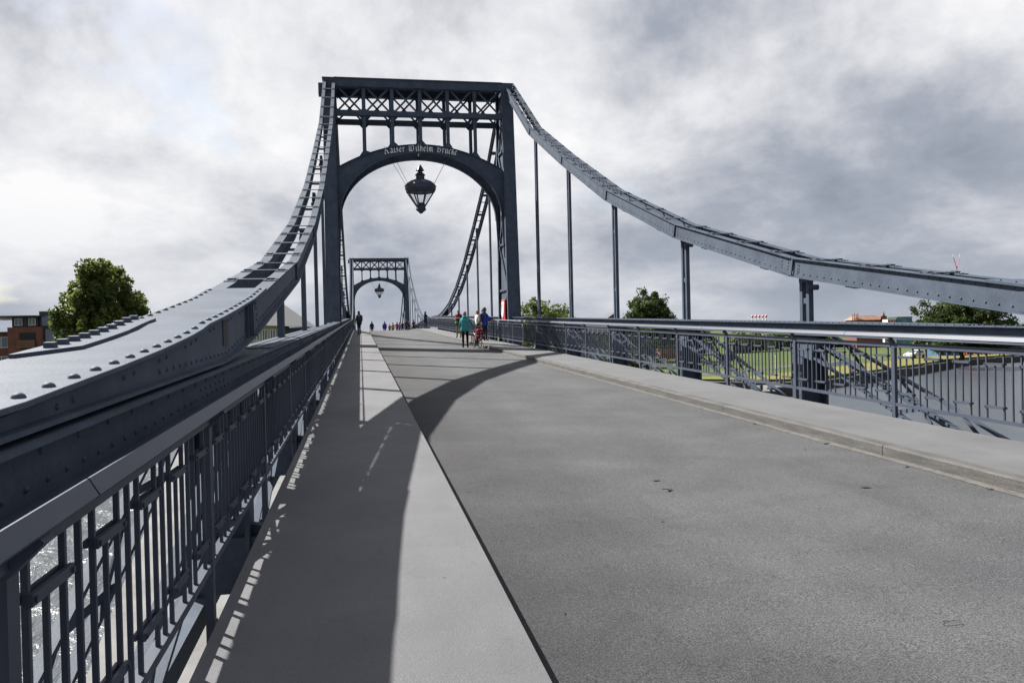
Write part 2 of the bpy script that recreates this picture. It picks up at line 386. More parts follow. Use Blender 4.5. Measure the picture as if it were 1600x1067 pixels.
# ------------------------------------------------------------------ railings
POST0, PITCH = 9.98, 2.58
def railing(s, label):
    root = thing('bridge_railing', label, 'railing', loc=(0, 0, 0))
    ht = 1.10 if s < 0 else 1.16
    steel = 'rail'
    top = ht-.050                     # underside of handrail
    H0, H1 = 3.87, 3.99
    # handrail lengths with open joints
    y = POST0-PITCH*6+1.0
    if s < 0: y = 2.46-2*PITCH*2
    while y < 172:
        e = y+PITCH*2
        pr = [(3.940, ht-.048), (3.951, ht-.060), (3.990, ht-.012), (3.974, ht), (3.968, ht)]
        sweep(MB(), s, pr, ysamples(y+.006, e-.006, 2)).build('handrail', steel, root); y = e
    posts = [POST0+(-.13 if s < 0 else 0)+PITCH*k for k in range(-6, 62)]
    pm = MB()
    hx = 4.055                       # post stands outside the pavement edge, its head bends in under the handrail
    def post_mesh():
        b = MB()
        # local x = outward
        b.box((-.022, -.035, -.34), (.022, .035, top-.11))
        b.hexa([(-.022, -.035, top-.11), (.022, -.035, top-.11), (.022, .035, top-.11), (-.022, .035, top-.11),
                (-.105, -.03, top-.03), (-.06, -.03, top+.012), (-.06, .03, top+.012), (-.105, .03, top-.03)])
        b.hexa([(-.16, -.012, -.34), (-.03, -.012, -.34), (-.03, .012, -.34), (-.16, .012, -.34), (-.09, -.012, -.30), (-.03, -.012, -.12), (-.03, .012, -.12), (-.09, .012, -.30)])
        return b.mesh('post', steel)
    pmesh = post_mesh()
    bar_l = MB().box((-.009, -.009, .20), (.009, .009, .96)).mesh('baluster', steel)
    bar_s = MB().box((-.008, -.008, .352), (.008, .008, .82)).mesh('baluster', steel)
    plate = MB().box((-.024, -.150, -.016), (-.010, .150, .016)).box((-.031, -.140, -.008), (-.0245, -.126, .008)).box((-.031, .126, -.008), (-.0245, .140, .008)).box((.0095, -.15, -.012), (.022, .15, .012)).mesh('crosspiece', steel)
    rot = (0, 0, 0) if s > 0 else (0, 0, math.pi)
    bars = []; plates = []
    for i, py in enumerate(posts):
        pz = zd(py)
        if py < 120: place('post', pmesh, root, (X(s, hx), py, pz), rot)
        nx = py+PITCH
        if nx > 172: break
        # panel rails
        ys_ = [py+.041, py+PITCH/2, nx-.041]
        sweep(MB(), s, rect(hx-.028, hx+.028, .962, 1.022), ys_).build('top_rail', steel, root)
        sweep(MB(), s, rect(hx-.02, hx+.03, .155, .198), ys_).build('bottom_rail', steel, root)
        for u in range(5):
            c = py+PITCH*(u+.5)/5
            for dy, kk in ((-.13, 0), (0, 1), (.13, 0)): bars.append((c+dy, kk))
            plates.append((c, .837)); plates.append((c, .336))
            if u < 4: bars.append((py+PITCH*(u+1)/5, 0))
    first = [b for b in bars if b[0] > 1.4][:300] if s < 0 else [b for b in bars if b[0] > 5.5][:300]
    ymax = max(b[0] for b in first); ymin = min(b[0] for b in first)
    for y, kk in first: place('baluster', (bar_s if kk else bar_l), root, (X(s, hx), y, zd(y)), rot)
    rest = MB()
    for y, kk in bars:
        if y > ymax or y < ymin:
            z0, z1 = (.352, .82) if kk else (.20, .96)
            if y < 100: rest.box((X(s, hx)-.011, y-.011, zd(y)+z0), (X(s, hx)+.011, y+.011, zd(y)+z1))
    kind(rest.build('balusters', steel, root), 'stuff')
    rest = MB()
    for y, z in plates:
        if ymin-.2 < y < ymax+.2: place('crosspiece', plate, root, (X(s, hx), y, zd(y)+z), rot)
        elif y < 100: rest.box((X(s, hx)-.02, y-.15, zd(y)+z-.02), (X(s, hx)+.02, y+.15, zd(y)+z+.02))
    kind(rest.build('crosspieces', steel, root), 'stuff')
railing(-1, 'dark blue steel railing along the left pavement, in shadow')
railing(1, 'sunlit blue-grey steel railing along the right pavement')

# ------------------------------------------------------------------ chains
JD = [0.3, 6.6, 12.15, 17.6, 23.05, 28.45, 33.9]            # distance of the joints from the portal centre
JH = [13.45, 9.72, 7.40, 5.28, 3.62, 2.42, 1.70]            # top of chain above deck
TAILD = [33.9, 36.2, 37.2, 38.1, 39.1, 41.6, 44.6]
TAILH = [1.70, 1.475, 1.395, 1.345, 1.300, 1.245, 1.22]
HI, HO = 4.30, 4.77
CT = {-1: 1.20, 1: 1.27}                                     # top chord height above deck
CHD = .34
DH = {-1: -.10, 1: .11}
def chain(pc, sgn, s, label, detail):
    X = lambda s_, hf: LC+s_*(hf+DH[s_])
    root = thing('suspension_chain', label, 'bridge chain', 'chains of the bridge')
    def P(d, h): y = pc+sgn*d; return y, zd(y)+h
    riv = MB(); nriv = 0
    pts = [P(d, h) for d, h in zip(JD, JH)]
    for i in range(len(pts)-1):
        (ya, za), (yb, zb) = pts[i], pts[i+1]
        a = Vector((0, ya, za)); b = Vector((0, yb, zb)); t = (b-a).normalized(); ln = (b-a).length
        n = Vector((0, -t.z, t.y));
        if n.z < 0: n = -n
        def Q(u, off, hf): q = a+t*u+n*off; return (X(s, hf), q.y, q.z)
        def blk(mb, u0, u1, o0, o1, h0, h1):
            mb.hexa([Q(u0, o0, h0), Q(u0, o0, h1), Q(u1, o0, h1), Q(u1, o0, h0), Q(u0, o1, h0), Q(u0, o1, h1), Q(u1, o1, h1), Q(u1, o1, h0)])
        mb = MB()
        last = i == len(pts)-2
        e = .012
        for hw, hf0, hf1 in ((HI, HI-.055, HI+.09), (HO-.02, HO-.09, HO+.055)):
            blk(mb, e, ln-e, -CHD+.02, -.016, hw, hw+.02)                      # web
            blk(mb, e, ln-e, -.016, 0, hf0, hf1)                               # top flange
            blk(mb, e, ln-e, -CHD, -CHD+.018, hf0-.0, hf1)                     # bottom flange
        lk = mb.build('chain_link', 'steel', root)
        # joint cover plates
        for hw, dr in ((HI, -1), (HO, 1)):
            cv = MB(); blk(cv, ln-.42, ln+.02, -CHD+.025, -.075, hw+dr*.004, hw+dr*.016); cv.build('joint_plate', 'steel', lk)
        cv = MB(); blk(cv, ln-.03, ln+.03, -CHD+.022, -.018, HI-.034, HI-.018); cv.build('joint_bar', 'steel', lk)
        # straps across the two channels
        ns = 5 if i < 3 else 4
        if detail:
            for k in range(ns):
                if last and k >= 3: continue
                u = ln*(k+.5)/ns
                st = MB()
                blk(st, u-.04, u+.04, .003, .017, HI-.02, HO+.02)
                for h0, h1 in ((HI-.05, HI+.088), (HO-.088, HO+.05)):
                    blk(st, u-.17, u-.07, .002, .010, h0, h1); blk(st, u+.07, u+.17, .002, .010, h0, h1)
                    blk(st, u-.055, u+.055, .018, .030, h0+.03, h1-.03)
                for uu in (-.12, .12):
                    for hh in (HI, HI+.06, HO-.06, HO): st.dome(Q(u+uu, .010, hh), n, .014, .010, 5)
                st.build('strap', 'steel', lk)
                if i < 3 and s > 0 and sgn < 0:
                    lc = MB(); blkk = u+ln/ns*.5
                    lc.bar(Q(u, -.03, HI+.05), Q(blkk, -.03, HO-.05), .05, .012, n); lc.bar(Q(blkk, -.03, HO-.05), Q(u+ln/ns if k < ns-1 else ln, -.03, HI+.05), .05, .012, n)
                    lc.build('lacing_bar', 'steel', lk)
            # rivets on both webs
            for hw, dr in ((HI, -1), (HO, 1)):
                u = .15
                while u < ln-.1:
                    for off in (-CHD+.075, -.055):
                        riv.dome(Q(u, off, hw), (s*dr, 0, 0), .019, .013, 6)
                    if u > ln-.5 or u < .35:
                        for off in (-.11, -.17, -.22): riv.dome(Q(u+.03, off, hw+dr*.016), (s*dr, 0, 0), .018, .012, 6)
                    u += .21
            # bolted clips below
            for k in (1, 3):
                u = ln*(k+.3)/ns; c = MB(); blk(c, u-.13, u+.13, -CHD-.02, -CHD, HI-.04, HO+.04); c.build('bottom_batten', 'steel', lk)
        # hanger at the lower joint
        if i < len(pts)-2:
            hb = MB(); yj, zj = pts[i+1]; hc = (HI+HO)/2; w = .215
            zb_ = zd(yj)+CT[s]+.01
            hg = bpy.data.objects.new('hanger', None); COL.objects.link(hg); hg.parent = root
            for dy in (-1, 1):
                MB().box((X(s, hc)-.045, yj+dy*w/2-.045, zb_), (X(s, hc)+.045, yj+dy*w/2+.045, zj-.2)).build('hanger_bar', 'steel', hg)
            nb = max(1, int((zj-zb_)/1.9))
            if detail:
                for k in range(nb):
                    zz = zb_+(zj-.4-zb_)*(k+.5)/nb
                    MB().box((X(s, hc)-.03, yj-w/2+.046, zz-.05), (X(s, hc)+.03, yj+w/2-.046, zz+.05)).build('spacer', 'steel', hg)
                MB().box((X(s, hc)-.06, yj-w/2-.035, zj-CHD-.10), (X(s, hc)+.06, yj+w/2+.035, zj-CHD+.01)).build('hanger_bracket', 'steel', hg)
                MB().tube([(X(s, hc)-.08, yj-w/2-.065, zj-CHD-.2), (X(s, hc)+.12, yj-w/2-.065, zj-CHD-.2)], .05, 10).build('pin', 'steel', hg)
    # closed tail that runs down onto the girder
    ds = TAILD; sub = []
    for k in range(len(ds)-1):
        for q in range(4): f = q/4; sub.append((ds[k]+(ds[k+1]-ds[k])*f, TAILH[k]+(TAILH[k+1]-TAILH[k])*f))
    sub.append((ds[-1], TAILH[-1]))
    # smooth the profile
    for _ in range(3): sub = [sub[0]]+[(sub[j][0], (sub[j-1][1]+2*sub[j][1]+sub[j+1][1])/4) for j in range(1, len(sub)-1)]+[sub[-1]]
    plate0 = 32.97
    slope = (JH[5]-JH[6])/(JD[6]-JD[5])
    subp = [(plate0, JH[6]+slope*(JD[6]-plate0)), (33.4, JH[6]+slope*(JD[6]-33.4))]+sub
    def tail(mb, pr, lst):
        o = len(mb.v); n_ = 4
        for d, h in lst:
            y, z = P(d, h); zb = max(z-CHD, zd(y)+CT[s]+.022)
            for hf, kind_ in pr:
                mb.v.append((X(s, hf), y, {'t': z, 'u': z-.02, 'p': z+.018, 'b': zb, 'c': zb+.015, 'm': z-.0005}[kind_]))
        for j in range(len(lst)-1):
            for k in range(n_):
                k2 = (k+1) % n_; mb.f.append((o+j*n_+k, o+j*n_+k2, o+(j+1)*n_+k2, o+(j+1)*n_+k))
        mb.f.append(tuple(o+k for k in range(n_))[::-1]); mb.f.append(tuple(o+(len(lst)-1)*n_+k for k in range(n_)))
        return mb
    tl = tail(MB(), [(HI, 'c'), (HI+.02, 'c'), (HI+.02, 'u'), (HI, 'u')], sub)
    tail(tl, [(HO-.02, 'c'), (HO, 'c'), (HO, 'u'), (HO-.02, 'u')], sub)
    tail(tl, [(HI-.055, 'b'), (HI+.14, 'b'), (HI+.14, 'c'), (HI-.055, 'c')], sub)
    tail(tl, [(HO-.14, 'b'), (HO+.055, 'b'), (HO+.055, 'c'), (HO-.14, 'c')], sub)
    tlo = tl.build('chain_end', 'steel', root)
    cp = tail(MB(), [(HI-.055, 'u'), (HO+.055, 'u'), (HO+.055, 't'), (HI-.055, 't')], [(d, h+(.02 if d < 34 else .02)) for d, h in subp]).build('cover_plate', 'steel', tlo, bevel=.003)
    def hat(d):
        for j in range(len(subp)-1):
            if subp[j][0] <= d <= subp[j+1][0]:
                f = (d-subp[j][0])/(subp[j+1][0]-subp[j][0]); return subp[j][1]+f*(subp[j+1][1]-subp[j][1])+.02
        return subp[-1][1]+.02
    def nrm(d):
        y1, z1 = P(d-.05, hat(d-.05)); y2, z2 = P(d+.05, hat(d+.05)); v = Vector((0, -(z2-z1), y2-y1)); return v if v.z > 0 else -v
    if detail:
        rm = MB().dome((0, 0, 0), (0, 0, 1), .022, .017, 10).mesh('rivet', 'steel', True)
        sm = MB().dome((0, 0, 0), (0, 0, 1), .012, .010, 8).mesh('rivet', 'steel', True)
        near = s < 0 and pc < 60 and sgn < 0
        d = 33.15
        while d < 41.5:
            for hf in (HI-.005, HO+.005):
                if hf > 4.6 and near and 35.9 < d < 37.85: continue
                y, z = P(d, hat(d)); nv = nrm(d)
                if near: place('rivet', rm, cp, (X(s, hf), y, z), nv.to_track_quat('Z', 'Y').to_euler())
                else: riv.dome((X(s, hf), y, z), nv, .022, .018, 6)
            d += .235
        d = 33.6
        while d < 43:
            y, z = P(d, hat(d)-.02); zb = max(z-CHD, zd(y)+CT[s]+.022); hgt = z-zb
            offs = [.055] + ([hgt-.06] if hgt > .16 else [])
            for of in offs:
                if of > .06 or int(d*10) % 2:
                  if near: place('rivet', sm, tlo, (X(s, HI), y, z-of), (0, rad(90), 0))
                  else: riv.dome((X(s, HI), y, z-of), (-s, 0, 0), .014, .009, 6)
            d += .155
        if near:      # doubled edge plate with square nuts on the outer side, hatch plate on the inner face
            lst = [(35.95, hat(35.95)), (36.1, hat(36.1)), (36.3, hat(36.3)), (36.6, hat(36.6)), (37.0, hat(37.0)), (37.4, hat(37.4))]
            ep = tail(MB(), [(HO-.14, 'm'), (HO+.05, 'm'), (HO+.05, 'p'), (HO-.14, 'p')], lst).build('edge_plate', 'steel', tlo)
            tip = MB(); ya, za = P(37.4, hat(37.4)); yb, zb = P(37.75, hat(37.75))
            tip.hexa([(X(s, HO-.14), ya, za), (X(s, HO+.05), ya, za), (X(s, HO+.05), yb, zb), (X(s, HO+.03), yb, zb), (X(s, HO-.14), ya, za+.018), (X(s, HO+.05), ya, za+.018), (X(s, HO+.05), yb, zb+.018), (X(s, HO+.03), yb, zb+.018)])
            tip.build('edge_plate', 'steel', tlo)
            nm = MB().box((-.024, -.024, 0), (.024, .024, .026)).mesh('nut', 'steel')
            for k in range(10):
                d = 36.02+.16*k; y, z = P(d, hat(d)+.018); place('nut', nm, cp, (X(s, HO-.02), y, z), nrm(d).to_track_quat('Z', 'Y').to_euler())
            y, z = P(35.3, hat(35.3)); MB().box((X(s, HI-.006), y-.11, z-.25), (X(s, HI-.001), y+.11, z-.06)).build('hatch_plate', 'dark', tlo)
            for dd in (34.0, 34.2): y, z = P(dd, hat(dd)); MB().box((X(s, HI-.03), y-.008, z-.33), (X(s, HI-.001), y+.008, z-.05)).build('stiffener', 'steel', tlo)
    if riv.v: kind(riv.build('rivets', 'steel', root, smooth=True), 'stuff')
for k, (pc, pn) in enumerate(zip(PY, ('near', 'far'))):
    for s, sn in ((-1, 'left'), (1, 'right')):
        for sgn in (-1, 1):
            if k == 0:
                lab = {(-1, -1): 'riveted steel chain sweeping from near portal down to the left foreground',
                       (1, -1): 'sunlit riveted chain falling from near portal to the right edge of the photo',
                       (-1, 1): 'dark chain behind the left leg of the near portal',
                       (1, 1): 'dark ladder-like chain seen through the near portal arch'}[(s, sgn)]
            else:
                lab = {(-1, -1): 'pale thin chain rising to the left leg of the far small portal',
                       (1, -1): 'thin chain dropping rightwards from the far small portal to the crowd',
                       (-1, 1): 'chain beyond the left leg of the far small portal',
                       (1, 1): 'chain seen inside the arch of the far small portal beside its right leg'}[(s, sgn)]
            chain(pc, sgn, s, lab, k == 0)

# ------------------------------------------------------------------ stiffening girders (truss outside the railing)
def girder(pc, s, label, detail):
    X = lambda s_, hf: LC+s_*(hf+DH[s_])
    root = thing('truss_girder', label, 'girder', 'truss girders of the bridge')
    ct = CT[s]; a, b = pc-44.6, pc+46.9
    ys_ = ysamples(a, b, 2.0)
    mb = MB()
    sweep(mb, s, rect(4.215, 4.66, ct-.014, ct), ys_, X=X)                 # top flange
    sweep(mb, s, rect(4.29, 4.31, ct-.20, ct-.014), ys_, X=X)
    sweep(mb, s, rect(4.60, 4.62, ct-.17, ct-.014), ys_, X=X)
    sweep(mb, s, rect(4.19, 4.37, ct-.215, ct-.20), ys_, X=X); sweep(mb, s, rect(4.56, 4.66, ct-.18, ct-.17), ys_, X=X)
    ch = mb.build('top_chord', 'steel', root)
    if detail:                                                           # raised strips and rivet rows of the top flange
        for hf in (4.25, 4.39, 4.53): sweep(MB(), s, rect(hf, hf+.105, ct+.002, ct+.014), [y for y in ys_ if y > pc-33.5], X=X).build('flange_strip', 'steel', ch)
        riv = MB(); y = a+.1; k = 0
        while y < b:
            if y < 75:
                for hf in (4.235, 4.645):
                    if s > 0: riv.dome((X(s, hf), y, zd(y)+ct+.001), (0, 0, 1), .018, .016, 6)
                riv.dome((X(s, 4.29), y+.05, zd(y)+ct-.15), (-s, 0, 0), .013, .009, 6)
                if k % 2: riv.dome((X(s, 4.29), y, zd(y)+ct-.055), (-s, 0, 0), .013, .009, 6)
                if k % 24 < 6: riv.dome((X(s, 4.29), y, zd(y)+ct-.105), (-s, 0, 0), .013, .009, 6)
            y += .17; k += 1
        kind(riv.build('rivets', 'steel', ch, smooth=True), 'stuff')
    bz = -.95
    sweep(MB(), s, rect(4.30, 4.40, bz-.2, bz), ys_, X=X).build('bottom_chord', 'steel', root); sweep(MB(), s, rect(4.70, 4.80, bz-.2, bz), ys_, X=X).build('bottom_chord', 'steel', root)
    js = [pc-sg*d for sg in (1, -1) for d in JD[1:]+[39.35]]
    for y in js:
        if y > 100 and detail is False and y > 178: continue
        pm = MB()
        pm.box((X(s, 4.33), y-.17, zd(y)+bz), (X(s, 4.37), y+.17, zd(y)+ct-.2)); pm.box((X(s, 4.79), y-.17, zd(y)+bz), (X(s, 4.83), y+.17, zd(y)+ct-.2))
        pm.box((X(s, 4.37), y-.02, zd(y)+bz), (X(s, 4.79), y+.02, zd(y)+ct-.2))
        pm.build('truss_post', 'steel', root)
        # outrigger bracket under the pavement
        MB().hexa([(X(s, 3.9), y-.06, zd(y)-.62), (X(s, 4.33), y-.06, zd(y)-.95), (X(s, 4.33), y+.06, zd(y)-.95), (X(s, 3.9), y+.06, zd(y)-.62),
                   (X(s, 3.9), y-.06, zd(y)-.42), (X(s, 4.33), y-.06, zd(y)-.35), (X(s, 4.33), y+.06, zd(y)-.35), (X(s, 3.9), y+.06, zd(y)-.42)]).build('bracket', 'steel', root)
    # laced diagonals falling away from the portal
    for sg in (-1, 1):
        dd = JD[1:]+[39.35]
        for k in range(len(dd)-1):
            ya, yb = pc+sg*dd[k], pc+sg*dd[k+1]
            A = Vector((0, ya, zd(ya)+ct-.28)); B = Vector((0, yb, zd(yb)+bz+.18)); t = (B-A).normalized(); n = Vector((0, -t.z, t.y)); n = n if n.z > 0 else -n
            ln = (B-A).length
            dg = MB()
            def Q(u, off, hf): q = A+t*u+n*off; return (X(s, hf), q.y, q.z)
            for hf in (4.36, 4.80):
                dg.bar(Q(.1, .15, hf), Q(ln-.1, .15, hf), .07, .035, n); dg.bar(Q(.1, -.15, hf), Q(ln-.1, -.15, hf), .07, .035, n)
            do = dg.build('diagonal', 'steel', root)
            if detail:
                for hf in (4.36, 4.80):
                    m_ = 12 if hf < 4.5 else 8
                    for q in range(m_):
                        u0, u1 = .1+(ln-.2)*q/m_, .1+(ln-.2)*(q+1)/m_; sgq = .13 if q % 2 else -.13
                        MB().bar(Q(u0, sgq, hf), Q(u1, -sgq, hf), .012, .06, n).build('lattice_bar', 'steel', do)
                gm = MB(); gm.hexa([Q(-.1, -.3, 4.31), Q(-.1, -.3, 4.32), Q(.6, -.2, 4.32), Q(.6, -.2, 4.31), Q(-.1, .25, 4.31), Q(-.1, .25, 4.32), Q(.6, .2, 4.32), Q(.6, .2, 4.31)]); gm.build('gusset', 'steel', do)
for k, pc in enumerate(PY):
    for s in (-1, 1):
        girder(pc, s, ['dark truss girder outside the left railing in the foreground', 'truss girder with lattice diagonals outside the right railing', 'truss girder beyond the crest on the left', 'truss girder beyond the crest on the right'][k*2+(s > 0)], k == 0)

# ------------------------------------------------------------------ portals
ZT = 14.31
def portal(pc, label, letters):
    root = thing('bridge_portal', label, 'bridge portal', 'portals of the bridge')
    LI, LOB, LOT = 4.20, 4.82, 4.72
    def hy(z): f = max(0, min(1, (z-1)/(ZT-1))); return 1.53+(0.95-1.53)*f
    for s in (-1, 1):
        lg = MB(); zs = [-5.0, 1.0, 4.4, 7.7, 11, ZT-.02]
        lgo = bpy.data.objects.new('leg', None); COL.objects.link(lgo); lgo.parent = root
        def lo(z): return LOB+(LOT-LOB)*max(0, z)/ZT
        for sg in (-1, 1):
            # broad face plates front and back
            m = MB()
            for z0, z1 in zip(zs[:-1], zs[1:]):
                p = []
                for z in (z0, z1):
                    y1 = pc+sg*hy(z); y2 = pc+sg*(hy(z)-.04)
                    p += [(X(s, LI), y1, z), (X(s, lo(z)), y1, z), (X(s, lo(z)), y2, z), (X(s, LI), y2, z)]
                m.hexa(p)
            m.build('face_plate', 'steel', lgo)
            # corner angles standing proud on the road side and outside
            for hf in (0, 1):
                m = MB()
                for z0, z1 in zip(zs[:-1], zs[1:]):
                    p = []
                    for z in (z0, z1):
                        h0, h1 = (LI-.03, LI-.002) if hf == 0 else (lo(z)+.002, lo(z)+.03)
                        y1 = pc+sg*(hy(z)+.012); y2 = pc+sg*(hy(z)-.20)
                        p += [(X(s, h0), y1, z), (X(s, h1), y1, z), (X(s, h1), y2, z), (X(s, h0), y2, z)]
                    m.hexa(p)
                m.build('corner_angle', 'steel', lgo)
        # recessed side webs
        for hf in (LI+.10, None):
            m = MB()
            for z0, z1 in zip(zs[:-1], zs[1:]):
                p = []
                for z in (z0, z1):
                    h0 = hf if hf else lo(z)-.04; h1 = h0+.03
                    y1 = pc-hy(z)+.041; y2 = pc+hy(z)-.041
                    p += [(X(s, h0), y1, z), (X(s, h1), y1, z), (X(s, h1), y2, z), (X(s, h0), y2, z)]
                m.hexa(p)
            m.build('side_web', 'steel', lgo)
        # K bracing on the road side face
        zz = zd(pc)+.3
        k = 0
        while zz < 12.5:
            z2 = zz+2.4; sg = 1 if k % 2 else -1
            MB().bar((X(s, LI+.045), pc-sg*(hy(zz)-.25), zz), (X(s, LI+.045), pc+sg*(hy(z2)-.25), z2), .16, .05, (1, 0, 0)).build('brace', 'steel', lgo)
            MB().box((X(s, LI+.02), pc-hy(zz)+.05, zz-.06), (X(s, LI+.095), pc+hy(zz)-.05, zz+.06)).build('batten', 'steel', lgo)
            zz = z2; k += 1
        MB().box((X(s, LI-.02), pc-.97, ZT-.02), (X(s, LOT+.06), pc+.97, ZT+.02)).build('cap_plate', 'steel', lgo)
        MB().box((X(s, LOT+.02), pc-.55, ZT-.75), (X(s, LOT+.26), pc-.15, ZT-.15)).build('pin_bracket', 'steel', lgo)
        MB().box((X(s, LI-.2), pc-1.9, zd(pc)-.45), (X(s, LOB+.2), pc+1.9, zd(pc)-.2)).build('foot_plate', 'steel', lgo)
    # two frame planes
    bay = 2*(LI-.03)/6; xl = -(LI-.03)
    zc0, zc1 = 12.50, 12.74           # lower chord
    zb0 = 13.92
    AW = LI-.15
    def arch(k_):                     # 0: intrados (half ellipse), 1: extrados (flatter curve)
        out = []
        for k in range(41):
            x = -AW*math.cos(math.pi*k/40)
            out.append((x, 7.55+3.17*math.sqrt(max(0, 1-(x/AW)**2)) if k_ == 0 else 11.10-1.24*(x/LI)**2))
        return out
    for sg in (-1, 1):
        yf = pc+sg*(.95-.09)
        def Xp(x): return LC+x
        MB().box((Xp(xl), yf-.10, zb0), (Xp(-xl), yf+.10, ZT-.025)).build('top_beam', 'steel', root)
        MB().box((Xp(xl), yf-.17, zb0-.03), (Xp(-xl), yf+.17, zb0-.002)).build('beam_flange', 'steel', root)
        if sg < 0: MB().box((Xp(xl-.02), yf-.14, ZT-.02), (Xp(-xl+.02), yf+.14, ZT+.03)).build('beam_cap', 'steel', root)
        MB().box((Xp(xl), yf-.08, zc0), (Xp(-xl), yf+.08, zc1)).build('lower_chord', 'steel', root)
        MB().box((Xp(xl), yf-.13, zc0-.025), (Xp(-xl), yf+.13, zc0-.002)).build('chord_flange', 'steel', root)
        inn = arch(0); ext = arch(1)
        for q in range(6):
            x0, x1 = xl+bay*q, xl+bay*(q+1)
            w_ = bay-.30; hh = zb0-.03-zc1
            for of in (0.0,):
                # clipped diagonals inside the bay
                xa, za, xb, zb = x0+.15, zc1+of, x1-.15, zb0-.03+of
                def clip(xa, za, xb, zb):
                    lo_, hi_ = zc1, zb0-.03; m = (zb-za)/(xb-xa)
                    if za < lo_: xa += (lo_-za)/m; za = lo_
                    if zb > hi_: xb -= (zb-hi_)/m; zb = hi_
                    return xa, za, xb, zb
                A = clip(xa, za, xb, zb)
                MB().bar((Xp(A[0]), yf-.02, A[1]), (Xp(A[2]), yf-.02, A[3]), .095, .014, (0, 1, 0)).build('lattice_bar', 'steel', root)
                mx = x0+x1
                MB().bar((Xp(mx-A[0]), yf+.02, A[1]), (Xp(mx-A[2]), yf+.02, A[3]), .095, .014, (0, 1, 0)).build('lattice_bar', 'steel', root)
            # corner gussets of the lattice bay and of the opening below
            for cx, dx in ((x0, 1), (x1, -1)):
                for cz, dz, r_ in ((zc1, 1, .13), (zb0-.03, -1, .13), (zc0-.025, -1, .20)):
                    if dz < 0 and r_ > .15 and ((q == 0 and dx > 0) or (q == 5 and dx < 0)): continue
                    MB().prism([(Xp(cx+dx*.06), cz), (Xp(cx+dx*(.06+r_)), cz), (Xp(cx+dx*.06), cz+dz*r_)], 1, yf-.012, yf+.012).build('gusset', 'steel', root)
            if q > 0:
                # post from the top beam down to the arch
                xe = x0; zz = min(ext, key=lambda p: abs(p[0]-xe))[1]
                MB().box((Xp(x0-.085), yf-.055, zc1), (Xp(x0+.085), yf+.055, zb0-.03)).build('post', 'steel', root)
                MB().box((Xp(x0-.085), yf-.055, zz-.02), (Xp(x0+.085), yf+.055, zc0-.025)).build('post', 'steel', root)
                for dx in (-1, 1):
                    ex = min(ext, key=lambda p: abs(p[0]-(xe+dx*.33)))[1]
                    MB().prism([(Xp(x0+dx*.08), zz+.24), (Xp(x0+dx*.32), ex-.02), (Xp(x0+dx*.08), zz-.03)], 1, yf-.012, yf+.012).build('gusset', 'steel', root)
        # arch rib: web plate plus flanges
        m = MB()
        for k in range(40):
            p = []
            for (x, z), (x2, z2) in ((inn[k], ext[k]), (inn[k+1], ext[k+1])):
                p.append([(Xp(x), yf-.03, z), (Xp(x2), yf-.03, z2), (Xp(x2), yf+.03, z2), (Xp(x), yf+.03, z)])
            m.hexa(p[0]+p[1])
        rib = m.build('arch_rib', 'steel', root)
        for ln_, w_ in ((inn, .14), (ext, .11)):
            m = MB()
            for k in range(40):
                (x, z), (x2, z2) = ln_[k], ln_[k+1]
                m.bar((Xp(x), yf, z), (Xp(x2), yf, z2), w_*2, .035, (-(z2-z), 0, x2-x))
            m.build('rib_flange', 'steel', rib)
        # spandrel plate where the arch meets the leg, and rib running down the leg
        for s in (-1, 1):
            m = MB(); m.prism([(LC+s*(LI-.01), 9.88), (LC+s*(LI-.01), 5.4), (LC+s*(LI-.06), 5.4), (LC+s*AW, 7.55), (LC+s*AW, 9.94)], 1, yf-.03, yf+.03); m.build('spandrel_plate', 'steel', root)
    # struts between the two planes
    for x in [xl+bay*k for k in range(1, 6)]:
        MB().box((LC+x-.05, pc-.86+.03, 10.80), (LC+x+.05, pc+.86-.03, 10.90)).build('cross_strut', 'steel', root)
        MB().box((LC+x-.04, pc-.78, 12.56), (LC+x+.04, pc+.78, 12.66)).build('cross_strut', 'steel', root)
    MB().box((LC-4.1, pc-.75, ZT-.10), (LC+4.1, pc+.75, ZT-.05)).build('top_plate', 'steel', root)
    if letters: lettering(root, pc-.95+.09-.035)
    return root

